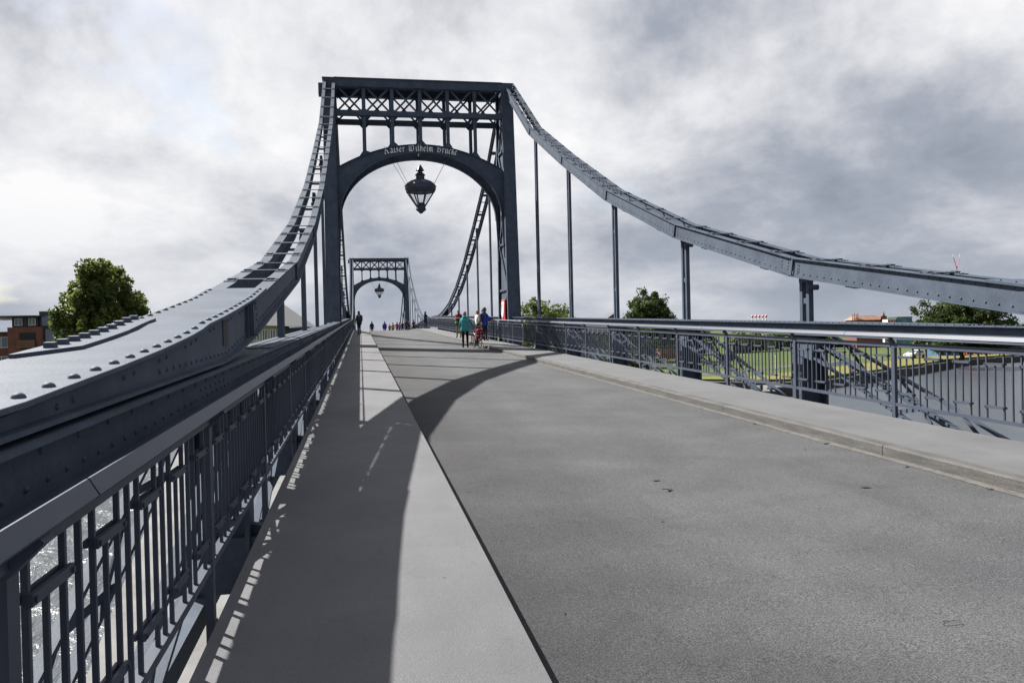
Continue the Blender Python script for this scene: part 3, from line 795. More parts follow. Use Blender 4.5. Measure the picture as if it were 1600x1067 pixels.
# blackletter strokes: broad-nib lines on a 4 x 6 grid (x height 4, ascender 6)
GL = {
 'K': (4.2, [[(0, 5.6), (1.2, 6.2), (.8, 3), (.2, .4)], [(.2, .4), (1, 0)], [(1.1, 3.2), (2.4, 5.6), (3.4, 5.2)], [(1.1, 3.4), (2.4, 2.6), (2.8, .6), (3.8, .3)]]),
 'a': (2.7, [[(.3, 3.6), (1.3, 4), (1.9, 3.3), (1.9, .6), (2.4, .1)], [(1.8, 2.2), (.5, 1.7), (.5, .7), (1.1, .1), (1.9, .8)]]),
 'i': (1.5, [[(.1, 3.5), (.6, 3.9), (.6, .6), (1.1, .1)], [(.5, 5.2), (.9, 5.5)]]),
 's': (2.3, [[(1.8, 3.7), (1, 4), (.5, 3.2), (1.6, 2), (1.7, .9), (.9, .1), (.3, .5)]]),
 'e': (2.4, [[(.9, 2), (1.9, 2.7), (1.4, 3.8), (.5, 3.2), (.5, .8), (1.2, .1), (2, .6)]]),
 'r': (2.1, [[(.1, 3.5), (.6, 3.9), (.6, .1)], [(.6, 3.1), (1.3, 3.9), (1.9, 3.5)]]),
 'W': (5.4, [[(.2, 5.4), (1, 5.9), (.8, 1.2), (1.6, .1)], [(1.6, .1), (2.4, 1), (2.4, 5.4), (2.9, 5.8)], [(2.4, 1), (3.2, .1), (4.4, .9), (4.6, 4.4), (3.8, 5.7), (3.3, 4.9)]]),
 'l': (1.5, [[(.2, 5.6), (.6, 6), (.6, .6), (1.1, .1)]]),
 'h': (2.6, [[(.2, 5.6), (.6, 6), (.6, .1)], [(.6, 3.2), (1.5, 3.9), (2, 3.3), (2, .9), (1.5, -.6)]]),
 'm': (3.8, [[(.1, 3.5), (.6, 3.9), (.6, .1)], [(.6, 3.2), (1.4, 3.9), (1.8, 3.3), (1.8, .1)], [(1.8, 3.2), (2.6, 3.9), (3, 3.3), (3, .6), (3.5, .1)]]),
 'B': (4, [[(.2, 5.2), (1, 6), (.9, 1), (.3, .2)], [(1, 5.4), (2.4, 6), (3, 5), (2.2, 3.6), (1, 3.2)], [(1.6, 3.4), (3.2, 3), (3.2, .9), (2, .1), (.8, .6)]]),
 'u': (2.6, [[(.1, 3.5), (.6, 3.9), (.6, .7), (1.2, .1), (2, .9)], [(1.6, 3.5), (2, 3.9), (2, .6), (2.4, .1)], [(.6, 5.2), (.9, 5.5)], [(1.7, 5.2), (2, 5.5)]]),
 'c': (2.1, [[(1.8, 3.5), (1.1, 4), (.5, 3.2), (.5, .8), (1.2, .1), (1.8, .5)]]),
 'k': (2.4, [[(.2, 5.6), (.6, 6), (.6, .1)], [(.6, 3.4), (1.4, 4.4), (1.8, 3.8), (.7, 2.6)], [(.9, 2.8), (1.7, 2), (1.6, .6), (2.2, .1)]]),
}
def lettering(root, y):
    text = 'Kaiser Wilhelm Bruecke'.replace('ue', 'u')
    sc = .0585; R = 9.6; zc = 10.94-R
    wid = [2.6 if ch == ' ' else GL[ch][0]*1.14+.1 for ch in text]; tot = sum(wid)
    u = -tot/2
    nib = Vector((.30, .34))
    for ch, w in zip(text, wid):
        if ch != ' ':
            ang = (u+w/2)*sc/R
            m = MB()
            def T(px, pz):
                q = (px-w/2)*sc; rr = R-.17+pz*sc
                return (LC+.02+math.sin(ang)*rr+math.cos(ang)*q, zc+math.cos(ang)*rr-math.sin(ang)*q)
            for st in GL[ch][1]:
                for (x1, z1), (x2, z2) in zip(st[:-1], st[1:]):
                    a, b, c, d = T(x1-nib.x, z1-nib.y), T(x1+nib.x, z1+nib.y), T(x2+nib.x, z2+nib.y), T(x2-nib.x, z2-nib.y)
                    m.prism([a, b, c, d], 1, y-.022, y-.004)
                    e = .12
                    m.prism([T(x1-e, z1-e), T(x1+e, z1-e), T(x1+e, z1+e), T(x1-e, z1+e)], 1, y-.0215, y-.004)
            m.build('letter', 'letter', root)
        u += w
portal(PY[0], 'tall near riveted steel portal with arch and lettering Kaiser Wilhelm Brücke', True)
portal(PY[1], 'far smaller-looking steel portal with lattice crown, framed by the near arch', False)

# ------------------------------------------------------------------ hanging lanterns
def lantern(pc, label):
    root = thing('hanging_lantern', label, 'lantern', 'lanterns hanging in the portals', loc=(LC, pc, 7.77))
    MB().lathe([(.005, 2.53), (.05, 2.50), (.22, 2.21), (.11, 2.17), (.12, 2.13), (.28, 1.98), (.22, 1.94), (.22, 1.77), (.30, 1.75)], n=12).build('finial', 'rail', root)
    MB().lathe([(.30, 1.755), (.55, 1.66), (.72, 1.54), (.79, 1.44), (.80, 1.26), (.72, 1.10), (.55, 1.06)], n=16).build('hood', 'rail', root)
    for k in range(16):
        a = 2*math.pi*k/16; MB().box((-.03, -.02, -.02), (.03, .02, .02)).build('boss', 'steel', root).location = (.795*math.cos(a), .795*math.sin(a), 1.40)
    for k in range(8):
        a = 2*math.pi*(k+.5)/8
        MB().bar((.77*math.cos(a), .77*math.sin(a), 1.18), (.22*math.cos(a), .22*math.sin(a), .36), .05, .05).build('rib', 'rail', root)
        a2 = a+2*math.pi/8
        gm = MB(); r0, r1 = .68, .235
        c = [(r0*math.cos(a), r0*math.sin(a), 1.06), (r0*math.cos(a2), r0*math.sin(a2), 1.06), (r1*math.cos(a2), r1*math.sin(a2), .40), (r1*math.cos(a), r1*math.sin(a), .40)]
        gm.v = c + [(x*.985, y*.985, z) for x, y, z in c]; gm.f = [(0, 1, 2, 3), (7, 6, 5, 4), (0, 4, 5, 1), (1, 5, 6, 2), (2, 6, 7, 3), (3, 7, 4, 0)]
        gm.build('pane', 'pane', root)
    MB().lathe([(.20, .55), (.24, .42), (.24, .26), (.27, .24), (.26, .19), (.16, .10), (.11, .08), (.10, .03), (.02, 0)], n=12).build('base_cup', 'rail', root)
    for sx in (-1, 1):
        for sy in (-1, 1):
            MB().tube([(sx*.62, sy*.42, 1.38), (sx*1.45, sy*.84, 2.93)], .010, 5).build('wire', 'rail', root)
    return root
def pane_material():
    m = bpy.data.materials.new('lantern_glass'); m.use_nodes = True; N = m.node_tree.nodes; L = m.node_tree.links
    t = N.new('ShaderNodeBsdfTransparent'); t.inputs[0].default_value = (.93, .94, .95, 1)
    g = N.new('ShaderNodeBsdfGlossy'); g.inputs['Roughness'].default_value = .1
    x = N.new('ShaderNodeMixShader'); x.inputs[0].default_value = .06
    L.new(t.outputs[0], x.inputs[1]); L.new(g.outputs[0], x.inputs[2]); L.new(x.outputs[0], N['Material Output'].inputs[0])
    return m
M['pane'] = pane_material()
lantern(PY[0], 'large dark lantern hanging on wires under the near arch')
lantern(PY[1], 'small-looking lantern hanging under the far arch')

# ------------------------------------------------------------------ water, land, piers
WZ = -6.2
def sheet(name, pts, z, m, k='structure', thick=None, parent=None):
    b = MB()
    if thick: b.prism(pts, 2, z-thick, z)
    else: b.v = [(x, y, z) for x, y in pts]; b.f = [tuple(range(len(pts)))]
    o = b.build(name, m, parent); o['kind'] = k; return o
sheet('harbour_water', [(-3000, -600), (3000, -600), (3000, 4000), (-3000, 4000)], WZ, 'water')
shoreR = [(9.5, 118), (30, 104), (36, 100), (46.5, 90), (52, 88.5), (63, 95.5), (86, 112), (105, 126.5), (124, 133), (180, 150), (400, 215), (900, 330)]
sheet('lawn_bank', shoreR+[(1500, 900), (1500, 3500), (9.5, 3500)], -4.8, 'grass', thick=2.4)
def offset_strip(pts, w0, w1, z, name, m, thick=None):
    b = MB(); n = len(pts)
    for (x, y) in pts: b.v.append((x-w0*.35, y+w0, z))
    for (x, y) in pts: b.v.append((x-w1*.35, y+w1, z))
    for i in range(n-1): b.f.append((i, i+1, n+i+1, n+i))
    o = b.build(name, m); o['kind'] = 'structure'; return o
offset_strip(shoreR[1:-1], .3, 8, -4.79, 'bank_verge', 'drygrass')
offset_strip(shoreR[1:-1], 14, 17, -4.785, 'shore_road', 'earth')
# quay wall of rough stone blocks
qw = thing('quay_wall', 'low dark stone quay wall along the lawn bank', 'quay wall')
for (a, b) in zip(shoreR[:-2], shoreR[1:-1]):
    a = Vector((*a, 0)); b = Vector((*b, 0)); d = (b-a); L_ = d.length; n_ = max(1, int(L_/7)); d.normalize(); nv = Vector((d.y, -d.x, 0))
    for k in range(n_):
        p = a+d*(L_*k/n_); q = a+d*(L_*(k+1)/n_-.15); out = nv*(.7+random.random()*.35)
        hgt = WZ+.95+random.random()*.25
        MB().hexa([(*(p+out).xy, WZ-.5), (*(q+out).xy, WZ-.5), (*(q-nv*.3).xy, WZ-.5), (*(p-nv*.3).xy, WZ-.5), (*(p+out*.8).xy, hgt), (*(q+out*.8).xy, hgt), (*(q-nv*.3).xy, hgt+.15), (*(p-nv*.3).xy, hgt+.15)]).build('stone_block', 'dark', qw)
sheet('left_bank', [(-3000, 75), (-60, 82), (-32, 86), (-12, 96), (9.4, 118), (9.4, 3500), (-3000, 3500)], -4.6, 'grass', thick=2.4)
# pier platforms under the bridge
pier = thing('bridge_pier', 'pale concrete pier platform in the water under the near portal', 'pier')
MB().prism([(-4.2, 9.5), (7.4, 9.5), (8.2, 30), (10.8, 46), (8, 66), (-6, 70), (-10.4, 48), (-7.2, 28)], 2, WZ-1, -4.9).build('platform', 'conc', pier)
MB().lathe([(4.6, 0), (4.6, 3.9), (4.3, 4.0)], (LC, PY[0], -5.1), 28).build('pivot_drum', 'conc', pier)
pier2 = thing('bridge_pier', 'pier under the far portal beyond the crest', 'pier')
MB().prism([(-4, 112), (10, 112), (10, 160), (-4, 160)], 2, WZ-1, -4.9).build('platform', 'conc', pier2)
ab = thing('abutment', 'concrete abutment below the near end of the bridge', 'abutment')
MB().box((-30, -60, WZ-1), (40, -4.2, -1.55)).build('wall', 'conc', ab)
# small concrete mooring platforms off the right bank
for i, (x, y, w, d, lab) in enumerate(((40.5, 79, 4.5, 3.0, 'small concrete mooring block off the right bank, nearest the bridge'), (45.8, 84, 3.5, 3.5, 'concrete mooring block touching the stone quay'))):
    t = thing('mooring_block', lab, 'mooring block', 'mooring blocks by the right bank', (x, y, 0))
    MB().box((-w/2, -d/2, WZ-.5), (w/2, d/2, -5.15)).build('block', 'conc', t)
    MB().box((-w/2-.1, -d/2-.12, WZ+.1), (w/2+.1, -d/2-.002, -5.3)).build('fender', 'dark', t)
    MB().tube([(w/4, 0, -5.15), (w/4, 0, -4.6)], .18, 8).build('bollard', 'dark', t)
# far shore
far = MB(); random.seed(5)
x = -1800
while x < 2600:
    w = 30+random.random()*60; y = 1500+random.random()*200; h = 6+random.random()*11
    far.lathe([(w*.5, 0), (w*.52, h*.5), (w*.36, h*.85), (w*.1, h)], (x, y, -6), 7, 1, .4); x += w*.6
fo = kind(far.build('far_wood', 'leaf_b'), 'stuff'); fo['label'] = 'dark strip of distant woodland along the horizon'

# ------------------------------------------------------------------ trees
def tree(name, label, base, height, radius, seed, leafm, nleaf=7000, leaf=.24, upright=False, trunk_h=.28, squash=1.0, group='trees on the banks'):
    rnd = random.Random(seed)
    root = thing(name, label, 'tree', group, base)
    tr = MB(); th = height*trunk_h
    tips = []
    tr.tube([(0, 0, -.3), (.05*radius, 0, th*.5), (0, .03*radius, th), (.06*radius, 0, height*.62)], [radius*.085, radius*.065, radius*.055, radius*.02], 9)
    nb = 34
    for k in range(nb):
        f = (k+.5)/nb
        z0 = th*.75+(height*.55-th*.75)*f
        ang = k*2.399+rnd.random()*.7
        rr = radius*math.sqrt(1-(f*.75)**2)*(.70+.32*rnd.random())
        z1 = th*.95+(height-th)*(.12+.80*f**.9)*(.9+.14*rnd.random()) if upright else th*1.0+(height-th)*(.10+.84*f)*(.92+.14*rnd.random())
        if k > nb-6: rr *= .55; z1 = height*(.90+.06*rnd.random())
        tip = Vector((rr*math.cos(ang), rr*math.sin(ang)*squash, min(z1, height*.97)))
        mid = Vector((tip.x*.45, tip.y*.45, z0+(tip.z-z0)*(.35 if upright else .5)))
        tr.tube([(0, 0, z0), mid, tip], [radius*.03, radius*.018, radius*.006], 5)
        tips.append(tip); tips.append(mid.lerp(tip, .55)); tips.append(mid.lerp(tip, .2))
        for j in range(5):
            t2 = tip+Vector((rnd.gauss(0, .22), rnd.gauss(0, .22)*squash, rnd.gauss(.02, .16)+(.08 if upright else 0)))*radius
            tr.tube([mid.lerp(tip, .6), t2], [radius*.010, radius*.003], 4); tips.append(t2)
    tr.build('trunk', 'bark', root, smooth=True)
    v = []; f = []; tone = []
    per = max(3, nleaf//len(tips))
    for tp in tips:
        cl = radius*(.15+.12*rnd.random()); ct_ = rnd.random()
        for j in range(per):
            d = Vector((rnd.gauss(0, 1), rnd.gauss(0, 1), rnd.gauss(0, 1)))
            d = d.normalized()*(rnd.random()**.45)
            sp = cl*(1.0 if not upright else .8)
            c = tp+Vector((d.x*sp, d.y*sp, d.z*sp*(1.5 if upright else .8)))
            if c.z < th*.7: continue
            nv = (d*.5+Vector((rnd.gauss(0, 1), rnd.gauss(0, 1), rnd.gauss(.4, 1))).normalized()).normalized()
            a = nv.orthogonal().normalized(); a = a*math.cos(j)+nv.cross(a)*math.sin(j); b = nv.cross(a)
            s_ = leaf*(.6+.8*rnd.random()); o = len(v)
            v += [tuple(c-a*s_), tuple(c+b*s_*.45), tuple(c+a*s_), tuple(c-b*s_*.45)]
            f.append((o, o+1, o+2, o+3)); tone.append(max(0, min(1, ct_*.6+rnd.random()*.4)))
    me = bpy.data.meshes.new('crown'); me.from_pydata(v, [], f); me.materials.append(M[leafm])
    at = me.attributes.new('tone', 'FLOAT', 'FACE'); at.data.foreach_set('value', tone)
    place('crown', me, root)
    return root
tree('poplar_tree', 'large green tree with upright tufts left of the bridge beside the brick building', (-26.0, 90, -4.6), 13.7, 3.7, 11, 'leaf_a', 30000, .25, True, .24)
tree('round_tree', 'round-crowned green tree right of centre above the girder', (55.6, 150, -4.8), 13.0, 5.0, 21, 'leaf_b', 18000, .30, False, .22)
tree('bushy_tree', 'loose bushy tree just right of the near portal leg', (33.6, 150, -4.8), 11.8, 4.3, 31, 'leaf_a', 8000, .30, False, .25)
tree('bushy_tree', 'smaller loose tree adjoining the one right of the near portal leg', (38.6, 152, -4.8), 10.9, 3.4, 35, 'leaf_a', 3500, .30, False, .25)
tree('broad_tree', 'broad dark tree under the right-hand chain near the photo edge', (99.9, 120, -4.8), 10.7, 5.6, 41, 'leaf_b', 26000, .30, False, .12)
tree('shrub_tree', 'dark low tree on the lawn seen behind the right railing', (44, 128, -4.8), 6.0, 4.2, 51, 'leaf_b', 3500, .28, False, .12)
tree('shrub_tree', 'low green shrub on the far pavement side beside the standing dark man', (-2.6, 100, -2), 6.2, 1.6, 55, 'leaf_a', 1500, .14, False, .2)
tree('shrub_tree', 'green bush on the lawn behind the balusters left of the lattice diagonal', (38.5, 112, -4.8), 3.6, 3.2, 58, 'leaf_b', 2500, .24, False, .1)

for k, (x, y, hh, r_) in enumerate(((70, 176, 4.6, 4.2), (79, 182, 5.2, 4.6), (98, 192, 4.4, 4.4), (109, 196, 5.0, 4.2), (121, 198, 4.2, 4.0))):
    tree('hedge_shrub', ['first', 'second', 'third', 'fourth', 'fifth'][k]+' shrub from the left in the hedge at the back of the lawn', (x, y, -4.8), hh, r_, 70+k, 'leaf_b', 2600, .34, False, .08, group='hedge shrubs at the back of the lawn')

# ------------------------------------------------------------------ buildings
def window(parent, x0, x1, z0, z1, y, axis='y', frame='white'):
    w = MB()
    fr = .07; dpt = .06
    for a, b in (((x0, z0), (x1, z0+fr)), ((x0, z1-fr), (x1, z1)), ((x0, z0+fr), (x0+fr, z1-fr)), ((x1-fr, z0+fr), (x1, z1-fr)), (((x0+x1)/2-fr/2, z0+fr), ((x0+x1)/2+fr/2, z1-fr))):
        w.box((a[0], y-dpt, a[1]), (b[0], y, b[1]))
    o = w.build('window', frame, parent)
    MB().box((x0+fr*.5, y-.02, z0+fr*.5), (x1-fr*.5, y-.005, z1-fr*.5)).build('pane', 'glass', o)
    return o
b = thing('apartment_building', 'brick apartment building with dark penthouse and flat roof at left edge', 'building')
MB().box((-60, 110.4, -4.6), (-42.8, 124, 2.95)).build('wall', 'brick', b)
MB().box((-42.75, 108.8, -4.6), (-38.9, 123, 3.6)).build('wall', 'brick', b)
MB().box((-60.2, 110.2, 2.95), (-42.78, 124.2, 3.1)).build('parapet', 'slate', b)
MB().box((-42.4, 109.3, 3.62), (-39.45, 122, 4.85)).build('penthouse', 'slate', b)
MB().box((-48.5, 107.8, 4.86), (-39.2, 122.5, 5.02)).build('roof', 'slate', b)
MB().box((-39.4, 109.6, 3.62), (-37.3, 122, 5.55)).build('stair_tower', 'slate', b)
MB().box((-38.88, 109.5, -4.6), (-37.32, 121, 3.6)).build('stair_wall', 'slate', b)
for z in (-3.6, -1.3, 1.1): window(b, -44.9, -43.3, z, z+1.35, 110.38)
window(b, -42.1, -41.2, 3.8, 4.7, 109.28); window(b, -40.5, -39.7, 3.8, 4.7, 109.28)
for z in (-3.4, -.6, 1.4):
    MB().box((-38.75, 109.44, z), (-37.5, 109.48, z+1.9)).build('glazing', 'glass', b)
MB().box((-39.1, 109.54, 3.75), (-37.5, 109.58, 5.0)).build('glazing', 'glass', b)
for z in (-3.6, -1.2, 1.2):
    MB().box((-41.4, 108.72, z), (-39.6, 108.78, z+1.7)).build('balcony_shade_panel', 'black', b)  # flat black panel on the wall, its colour stands in for the shaded opening
    MB().box((-41.5, 108.2, z-.12), (-39.5, 108.71, z)).build('balcony_slab', 'conc', b)
    MB().box((-41.5, 108.2, z+.02), (-39.5, 108.24, z+.8)).build('balustrade', 'brick', b)
h = thing('hip_roof_house', 'cream house with grey hipped roof glimpsed between the left hangers', 'house')
MB().box((-15.5, 119, -4.6), (-10.8, 128, 3.5)).build('wall', 'cream', h)
MB().hexa([(-16, 118.4, 3.5), (-6.5, 118.4, 3.0), (-6.5, 128.6, 3.0), (-16, 128.6, 3.5), (-13.0, 123, 6.8), (-11.4, 123, 6.7), (-11.4, 124.5, 6.7), (-13.0, 124.5, 6.8)]).build('roof', 'roofgrey', h)
MB().box((-10.79, 119.3, -4.6), (-6.8, 127, 3.0)).build('annex', 'slate', h)
for x in (-14.9, -13.8, -12.7): window(h, x, x+.75, 1.2, 2.8, 118.98)
hb = thing('harbour_building', 'grey harbour building with rows of windows behind the right railing', 'building', loc=(0, 0, 0))
MB().box((36.5, 160, -4.8), (54, 172, 1.2)).build('wall', 'grey', hb)
MB().hexa([(36, 159.5, 1.2), (54.5, 159.5, 1.2), (54.5, 172.5, 1.2), (36, 172.5, 1.2), (38, 165, 3.2), (52.5, 165, 3.2), (52.5, 167, 3.2), (38, 167, 3.2)]).build('roof', 'slate', hb)
for x in range(8):
    for z in (-3.6, -1.0): window(hb, 37.4+x*2.05, 38.5+x*2.05, z, z+1.4, 159.96)
sh = thing('slanted_roof_hall', 'grey wedge-shaped hall roof between two hangers on the right', 'building')
MB().prism([(75, -4.8), (84, -4.8), (84, 7.6), (80.5, 5.4), (75, 4.6)], 1, 258, 266).build('wall', 'slate', sh)
for k in range(4): MB().box((76+k*2, 257.9, 1), (77.2+k*2, 257.98, 3.4+k*.35)).build('window', 'glass', sh)
hl = thing('gabled_hall', 'hall with tan gabled roof on the skyline left of the broad tree', 'building')
MB().box((134, 200, -4.8), (142, 205, 2.8)).build('wall', 'brick', hl)
MB().hexa([(133.6, 199.5, 2.8), (142.8, 199.5, 2.8), (142.8, 205.5, 2.8), (133.6, 205.5, 2.8), (135, 202, 4.1), (141, 202, 4.1), (141, 203, 4.1), (135, 203, 4.1)]).build('roof', 'rooftan', hl)
MB().prism([(140.6, 2.8), (142.8, 2.8), (142.6, 3.7), (142.0, 3.9), (141.7, 5.1), (141.4, 3.9), (140.8, 3.7)], 1, 198.9, 199.3).build('gable', 'brick', hl)
for k in range(5): MB().box((134.6+k*1.5, 199.9, 0), (135.4+k*1.5, 199.98, 1.8)).build('window', 'white', hl)
for k in range(4): MB().box((133.2+k*.5, 200.5, 2.81), (133.4+k*.5, 200.8, 4.4+.3*(k % 2))).build('pinnacle', 'rooftan', hl)
for k, (x0, x1, m_, z1, lab) in enumerate(((144.3, 147, 'white', 3.2, 'red and white fairground booth next to the tan-roofed hall'), (147.3, 152, 'teal', 3.3, 'teal painted booth wall between the hall and the broad tree'))):
    t = thing('fair_booth', lab, 'booth', 'booths on the skyline')
    MB().box((x0, 201, -4.8), (x1, 205, z1)).build('wall', m_, t); MB().box((x0-.1, 200.9, z1), (x1+.1, 205.1, z1+.18)).build('roof', 'white' if k == 0 else 'slate', t)
    for q in range(3):
        xa = x0+.2+(x1-x0)*q/3; MB().box((xa, 200.93, 1.0), (xa+(x1-x0)/4, 200.98, z1-.5)).build('panel', ('red' if q % 2 else 'rooftan') if k == 0 else ('teal' if q % 2 else 'bluepaint'), t)
mt = thing('ride_mast', 'thin red and white forked ride mast above the right-hand chain', 'mast', loc=(248.5, 300, -4.8))
for k in range(6): MB().tube([(0, 0, k*5), (0, 0, k*5+4.98)], .18, 6).build('mast_section', 'red' if k % 2 else 'white', mt)
for sx in (-1, 1): MB().tube([(0, 0, 29), (sx*1.6, 0, 34.0)], .12, 6).build('arm', 'red', mt); MB().tube([(sx*1.6, 0, 34.0), (sx*1.6, 0, 35.2)], .16, 6).build('arm_tip', 'white', mt)
for k in range(5):
    t = thing('mooring_mast', ['leftmost', 'second', 'middle', 'fourth', 'rightmost'][k]+' of five short red and white masts on the right skyline', 'mast', 'red and white masts on the skyline', (103.2+k*1.0, 200, -4.8))
    for q in range(4): MB().tube([(0, 0, q*2.2), (0, 0, q*2.2+2.19)], .16, 6).build('mast_section', 'white' if q % 2 else 'red', t)
    MB().lathe([(.05, 0), (.3, .25), (.3, .5), (.05, .8)], (0, 0, 8.8), 8).build('mast_head', 'red', t)
for k, (x, y, w, hh, m_, lab) in enumerate(((112, 139, 5, 3.0, 'bluepaint', 'dark blue kiosk by the water behind the right railing'), (120.5, 141, 2.4, 3.2, 'red', 'red container beside the blue kiosk'), (129, 143, 11, 2.4, 'dark', 'long dark shed by the water at the right edge'), (92, 185, 5, 2.2, 'dark', 'low dark hut at the back of the lawn'), (66, 165, 6, 2.6, 'brick', 'low brick hut at the back of the lawn beside the bushes'))):
    t = thing('waterside_hut', lab, 'hut', 'huts on the right bank', (x, y, -4.8))
    MB().box((-w/2, -1.5, 0), (w/2, 1.5, hh)).build('wall', m_, t); MB().box((-w/2-.15, -1.7, hh), (w/2+.15, 1.7, hh+.16)).build('roof', 'slate', t)
    for q in range(3): MB().box((-w/2+w*(q+.25)/3, -1.56, hh*.4), (-w/2+w*(q+.75)/3, -1.502, hh*.8)).build('window', 'glass', t)
ib = thing('info_board', 'dark information board standing on the lawn edge', 'sign', loc=(62.9, 131, -4.8))
MB().box((-1.2, -.05, .5), (1.2, .05, 1.7)).build('panel', 'slate', ib)
for sx in (-1, 1): MB().box((sx*1.05-.05, -.1, 0), (sx*1.05+.05, -.052, 1.75)).build('leg', 'conc', ib)
wp = thing('marker_post', 'slim white marker post on the lawn edge', 'post', loc=(61.5, 112, -4.8)); MB().tube([(0, 0, 0), (0, 0, 1.9)], .1, 8).build('shaft', 'white', wp); MB().lathe([(.12, 0), (.12, .1), (.03, .2)], (0, 0, 1.9), 8).build('cap', 'white', wp)
um = thing('closed_parasol', 'closed white parasol behind the right railing', 'parasol', loc=(41.2, 129, -4.8)); MB().tube([(0, 0, 0), (0, 0, 3.9)], .04, 6).build('pole', 'conc', um); MB().lathe([(.30, 1.2), (.34, 1.6), (.20, 2.8), (.05, 3.8)], n=10).build('canopy', 'white', um)

def car(label, loc, rz):
    t = thing('parked_car', label, 'car', loc=loc, rz=rz)
    b = MB(); prof = [(-2.1, .35), (2.1, .35), (2.12, .62), (1.95, .82), (1.1, .95), (.35, 1.42), (-1.1, 1.46), (-1.85, 1.0), (-2.12, .85)]
    n_ = len(prof)
    for yy, sc_ in ((-.86, 0), (.86, 0)):
        for x, z in prof: b.v.append((x, yy*(1 if z < 1.0 else .82), z))
    b.f = [tuple(range(n_))[::-1], tuple(range(n_, 2*n_))]+[(k, (k+1) % n_, n_+(k+1) % n_, n_+k) for k in range(n_)]
    b.build('body', 'white', t, bevel=.05)
    for s in (-1, 1):
        MB().prism([(.85, 1.0), (.32, 1.36), (-.3, 1.38), (-.3, 1.0)], 1, s*.80, s*.83).build('window', 'glass', t); MB().prism([(-.38, 1.0), (-.38, 1.38), (-1.05, 1.38), (-1.5, 1.02)], 1, s*.80, s*.83).build('window', 'glass', t)
        for x in (-1.35, 1.35):
            w = MB().tube([(x, s*.70, .32), (x, s*.90, .32)], .32, 16).build('wheel', 'black', t); MB().tube([(x, s*.90, .32), (x, s*.915, .32)], .19, 12).build('rim', 'conc', w)
        MB().box((2.05, s*.55-.16, .62), (2.13, s*.55+.16, .76)).build('headlight', 'glass', t); MB().box((-2.14, s*.6-.12, .72), (-2.08, s*.6+.12, .86)).build('tail_light', 'red', t)
    MB().hexa([(1.06, -.68, .99), (1.06, .68, .99), (.38, .66, 1.43), (.38, -.66, 1.43), (1.09, -.68, 1.0), (1.09, .68, 1.0), (.41, .66, 1.44), (.41, -.66, 1.44)]).build('windscreen', 'glass', t)
car('small white car parked on the lawn edge behind the right railing', (99.6, 131.2, -4.785), rad(200))

# ------------------------------------------------------------------ lifebuoy cabinet on the right leg
lb = thing('lifebuoy_cabinet', 'red lifebuoy cabinet with pale oblong ring on the right portal leg', 'lifebuoy', loc=(X(1, 4.185), PY[0]-.15, 2.75))
MB().box((-.05, -.55, -.54), (.02, .48, .54)).build('box', 'red', lb, bevel=.03)
ring = MB(); R_, r_ = .30, .085; o = 0; nn = 20; mm = 8
for i in range(nn):
    for j in range(mm):
        a, c = 2*math.pi*i/nn, 2*math.pi*j/mm
        ring.v.append((-.06+r_*math.sin(c)*.45, (R_+r_*math.cos(c))*math.cos(a)-.05, (R_*1.2+r_*math.cos(c))*math.sin(a)))
for i in range(nn):
    for j in range(mm): ring.f.append((i*mm+j, ((i+1) % nn)*mm+j, ((i+1) % nn)*mm+(j+1) % mm, i*mm+(j+1) % mm))
ring.build('ring', 'white', lb, smooth=True)
MB().box((-.056, -.28, -.4), (-.051, .18, .4)).build('back_panel', 'white', lb)

